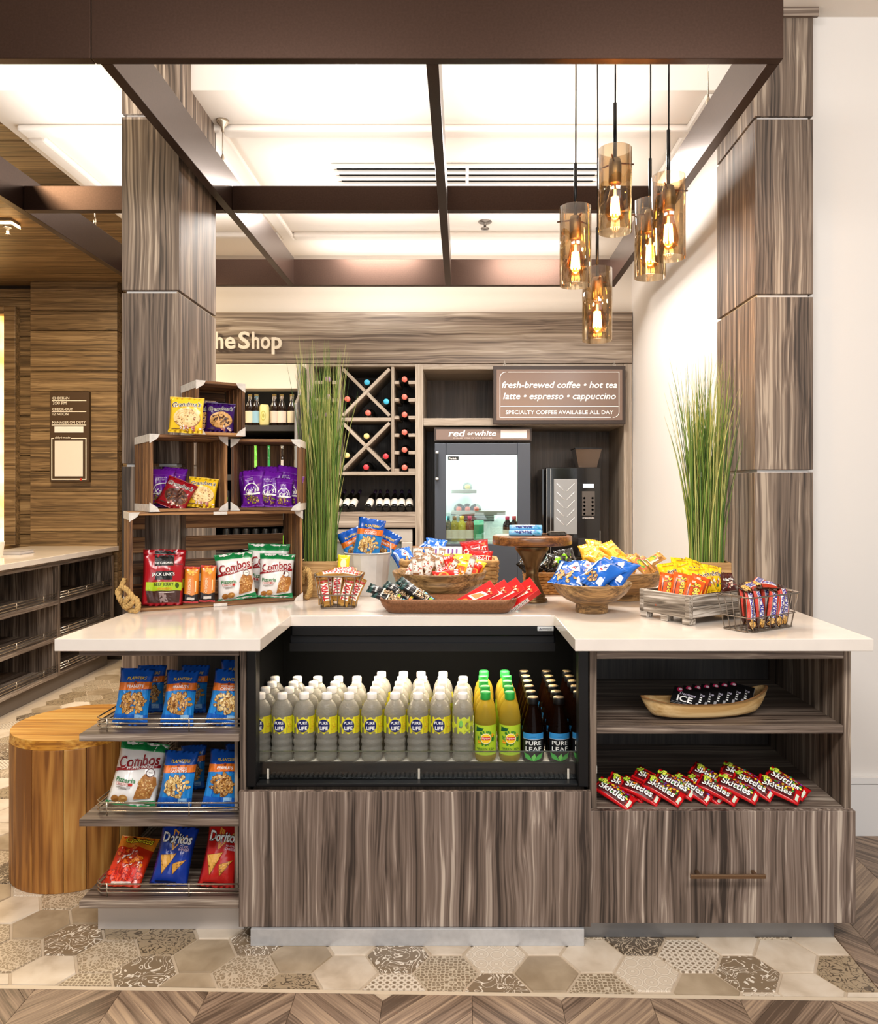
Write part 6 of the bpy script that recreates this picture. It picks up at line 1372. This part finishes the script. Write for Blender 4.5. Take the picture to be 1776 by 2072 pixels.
for r_ in range(5):
    for s_ in (-1, 1): MB().lathe([(0, 0), (.008, 0)], 10).xf(Matrix.Translation(((xm(1180) + xm(1206)) / 2 + s_ * .028, -.0065, Z5(1008 + r_ * 8))) @ Matrix.Rotation(PI / 2, 4, 'X')).build('button', mat('button_pale', (206, 196, 190), .5), kp)
mb, ms = lay([('t', 'crescendo', 0, .5, 1.8, (214, 206, 200), {'bold': .03})], lambda X, Y, l: Vector(((xm(1180) + xm(1206)) / 2 + X * .045, -.0008 - l, Z5(1048) + (Y - .5) * .016)), .045, .016, res=4); mb.build('lettering', ms, cm)
hp = MB(); a_, b_ = xm(1172), xm(1215); c_, d_ = xm(1168), xm(1222)
hp.add([(a_ + .012, .05, zm), (b_ - .008, .05, zm), (b_ - .008, .20, zm), (a_ + .012, .20, zm), (c_, .03, Z5(907)), (d_, .03, Z5(907)), (d_, .24, Z5(907)), (c_, .24, Z5(907))], [(3, 2, 1, 0), (0, 1, 5, 4), (1, 2, 6, 5), (2, 3, 7, 6), (3, 0, 4, 7), (4, 5, 6, 7)])
hp.build('bean_hopper', mat('hopper_smoke', (88, 70, 56), .2, coat=.3), cm); B('hopper_lid', c_ - .004, d_ + .004, .025, .245, Z5(907) + .0005, Z5(904.5), BLACK, cm, .002)
B('drip_bay', xm(1172), xm(1214), -.004, -.0005, .90, Z5(1090), mat('bay_grey', (44, 42, 42), .2), cm, .003)
# open beer cooler at the left
bcx = thing('beer_cooler', 'open front beer cooler with a white canopy behind the crates', 'cooler', (0, 0, 0))
CAN = mat('canopy_white', (240, 228, 210), .5)
B('canopy', X5(400), X5(603), YB0 + .0, YB0 + .14, Z5(787), Z5(737.5), CAN, bcx, .006)
MB().add([(X5(603), YB0 - .02, Z5(737.5)), (X5(603), YB0 - .02, Z5(800)), (X5(603), YB0 - .12, Z5(820)), (X5(603), YB0 - .12, .3), (X5(603), YB1 - .02, .3), (X5(603), YB1 - .02, Z5(737.5))] + [(X5(609), y, z) for (y, z) in ((YB0 - .02, Z5(737.5)), (YB0 - .02, Z5(800)), (YB0 - .12, Z5(820)), (YB0 - .12, .3), (YB1 - .02, .3), (YB1 - .02, Z5(737.5)))],
         [(0, 1, 2, 3, 4, 5), (11, 10, 9, 8, 7, 6)] + [(i, 6 + i, 6 + (i + 1) % 6, (i + 1) % 6) for i in range(6)]).build('end_panel', STEEL, bcx, bevel=.004)
B('back', -1.92, X5(602.5), YB1 - .06, YB1 - .02, .3, Z5(738), INNER, bcx)
for v in (860, 960, 1040, 1118): B('shelf', -1.92, X5(602.5), YB0 + .02, YB1 - .061, Z5(v) - .07 + .03, Z5(v), mat('cooler_shelf', (60, 56, 52), .4), bcx, .003)
B('light_tube', -1.8, X5(590), YB0 + .15, YB0 + .17, Z5(782), Z5(778), mat('cooler_lamp', (255, 240, 215)), bcx)
B('kick', -1.92, X5(602.5), YB0 + .02, YB1 - .061, .0, .3, mat('cooler_black', (24, 24, 24), .5), bcx)
BEER = [(0, 0), (.029, 0), (.031, .005), (.031, .115), (.026, .14), (.014, .17), (.0125, .215), (0, .215)]
def beer(u, v, glass, lab_c, cap, label, hlab=(.02, .10)):
    t = tag(MB().lathe(BEER, 16).build('beer_bottle', mat('beer_glass_%d_%d_%d' % glass, glass, .1), None, (X5(u), YB0 + .07, Z5(v) + .0005)), label, 'bottle', None)
    MB().lathe([(.0135, .205), (.0145, .207), (.0145, .216), (0, .2175)], 12).build('cap', ink(cap), t)
    MB().lathe([(.0316, hlab[0]), (.0316, hlab[1])], 16, cap=False).build('label', ink(lab_c), t); MB().lathe([(.0136, .178), (.0131, .203)], 14, cap=False).build('neck_foil', ink(lab_c), t)
BRN, GRG = (34, 20, 12), (30, 120, 50)
for (u, v, g_, l_, c_2, lab) in ((500, 860, BRN, (226, 210, 180), (206, 180, 110), 'brown beer bottle half hidden by the top crate'), (513, 860, BRN, (150, 190, 210), (206, 190, 130), 'brown beer bottle with a pale blue label in the beer cooler'), (550, 860, BRN, (226, 206, 186), (190, 160, 90), 'brown beer bottle with a cream label, left of a pair'), (565, 860, BRN, (236, 216, 196), (206, 180, 110), 'brown beer bottle with a cream label, right of a pair'), (586, 860, BRN, (240, 224, 190), (220, 190, 120), 'brown beer bottle at the right end of the beer cooler'),
        (510, 960, (110, 200, 60), (150, 230, 90), (60, 160, 60), 'lime green bottle seen through the crate slats'), (538, 960, GRG, (40, 160, 70), (30, 90, 40), 'green bottle seen through the crate slats'), (566, 960, BRN, (230, 220, 206), (206, 190, 130), 'dark bottle with a white label seen through the crate slats'), (593, 960, (120, 110, 90), (206, 196, 170), (200, 180, 120), 'clear bottle seen through the right crate slats')):
    beer(u, v, g_, l_, c_2, lab)
yl = thing('beer_can', 'pale yellow can with an emblem among the beer bottles', 'can', (X5(531), YB0 + .05, Z5(860) + .0005))
MB().lathe([(0, 0), (.028, 0), (.0325, .008), (.0325, .125), (.028, .137), (.028, .142), (0, .142)], 20).build('body', mat('can_yellow', (232, 220, 150), .35), yl)
mb, ms = lay([('e', 0, .5, .45, .26, (190, 180, 90)), ('e', 0, .5, .34, .20, (226, 214, 140)), ('e', 0, .5, .2, .12, (180, 170, 90))], cyl(.0325, 1.2, .0, .13), .039, .13, base=.0005); mb.build('print', ms, yl)
for k in range(8):
    u = 452 + k * 20
    for (v, nm) in ((1040, 'upper'), (1118, 'lower')):
        t = tag(MB().lathe([(0, 0), (.024, 0), (.0265, .006), (.0265, .145), (.023, .155), (.023, .158), (0, .158)], 16).build('energy_can', mat('can_black', (20, 20, 20), .3, .3), None, (X5(u), YB0 + .07, Z5(v) + .0005)), f'black drink can with a green mark, {ORD[k]} from the left on the {nm} cooler shelf', 'can', 'black drink cans behind the crates')
        mb, ms = lay([('p', [(-.3, .3), (-.15, .3), (-.1, .8), (-.28, .78)], (130, 220, 50)), ('p', [(.0, .25), (.12, .3), (.14, .82), (.0, .78)], (130, 220, 50)), ('p', [(.25, .3), (.36, .34), (.4, .78), (.26, .8)], (130, 220, 50)), ('r', -.5, .12, .5, .2, (220, 220, 220))], cyl(.0265, 1.3, 0, .145), .034, .145, base=.0005); mb.build('print', ms, t)
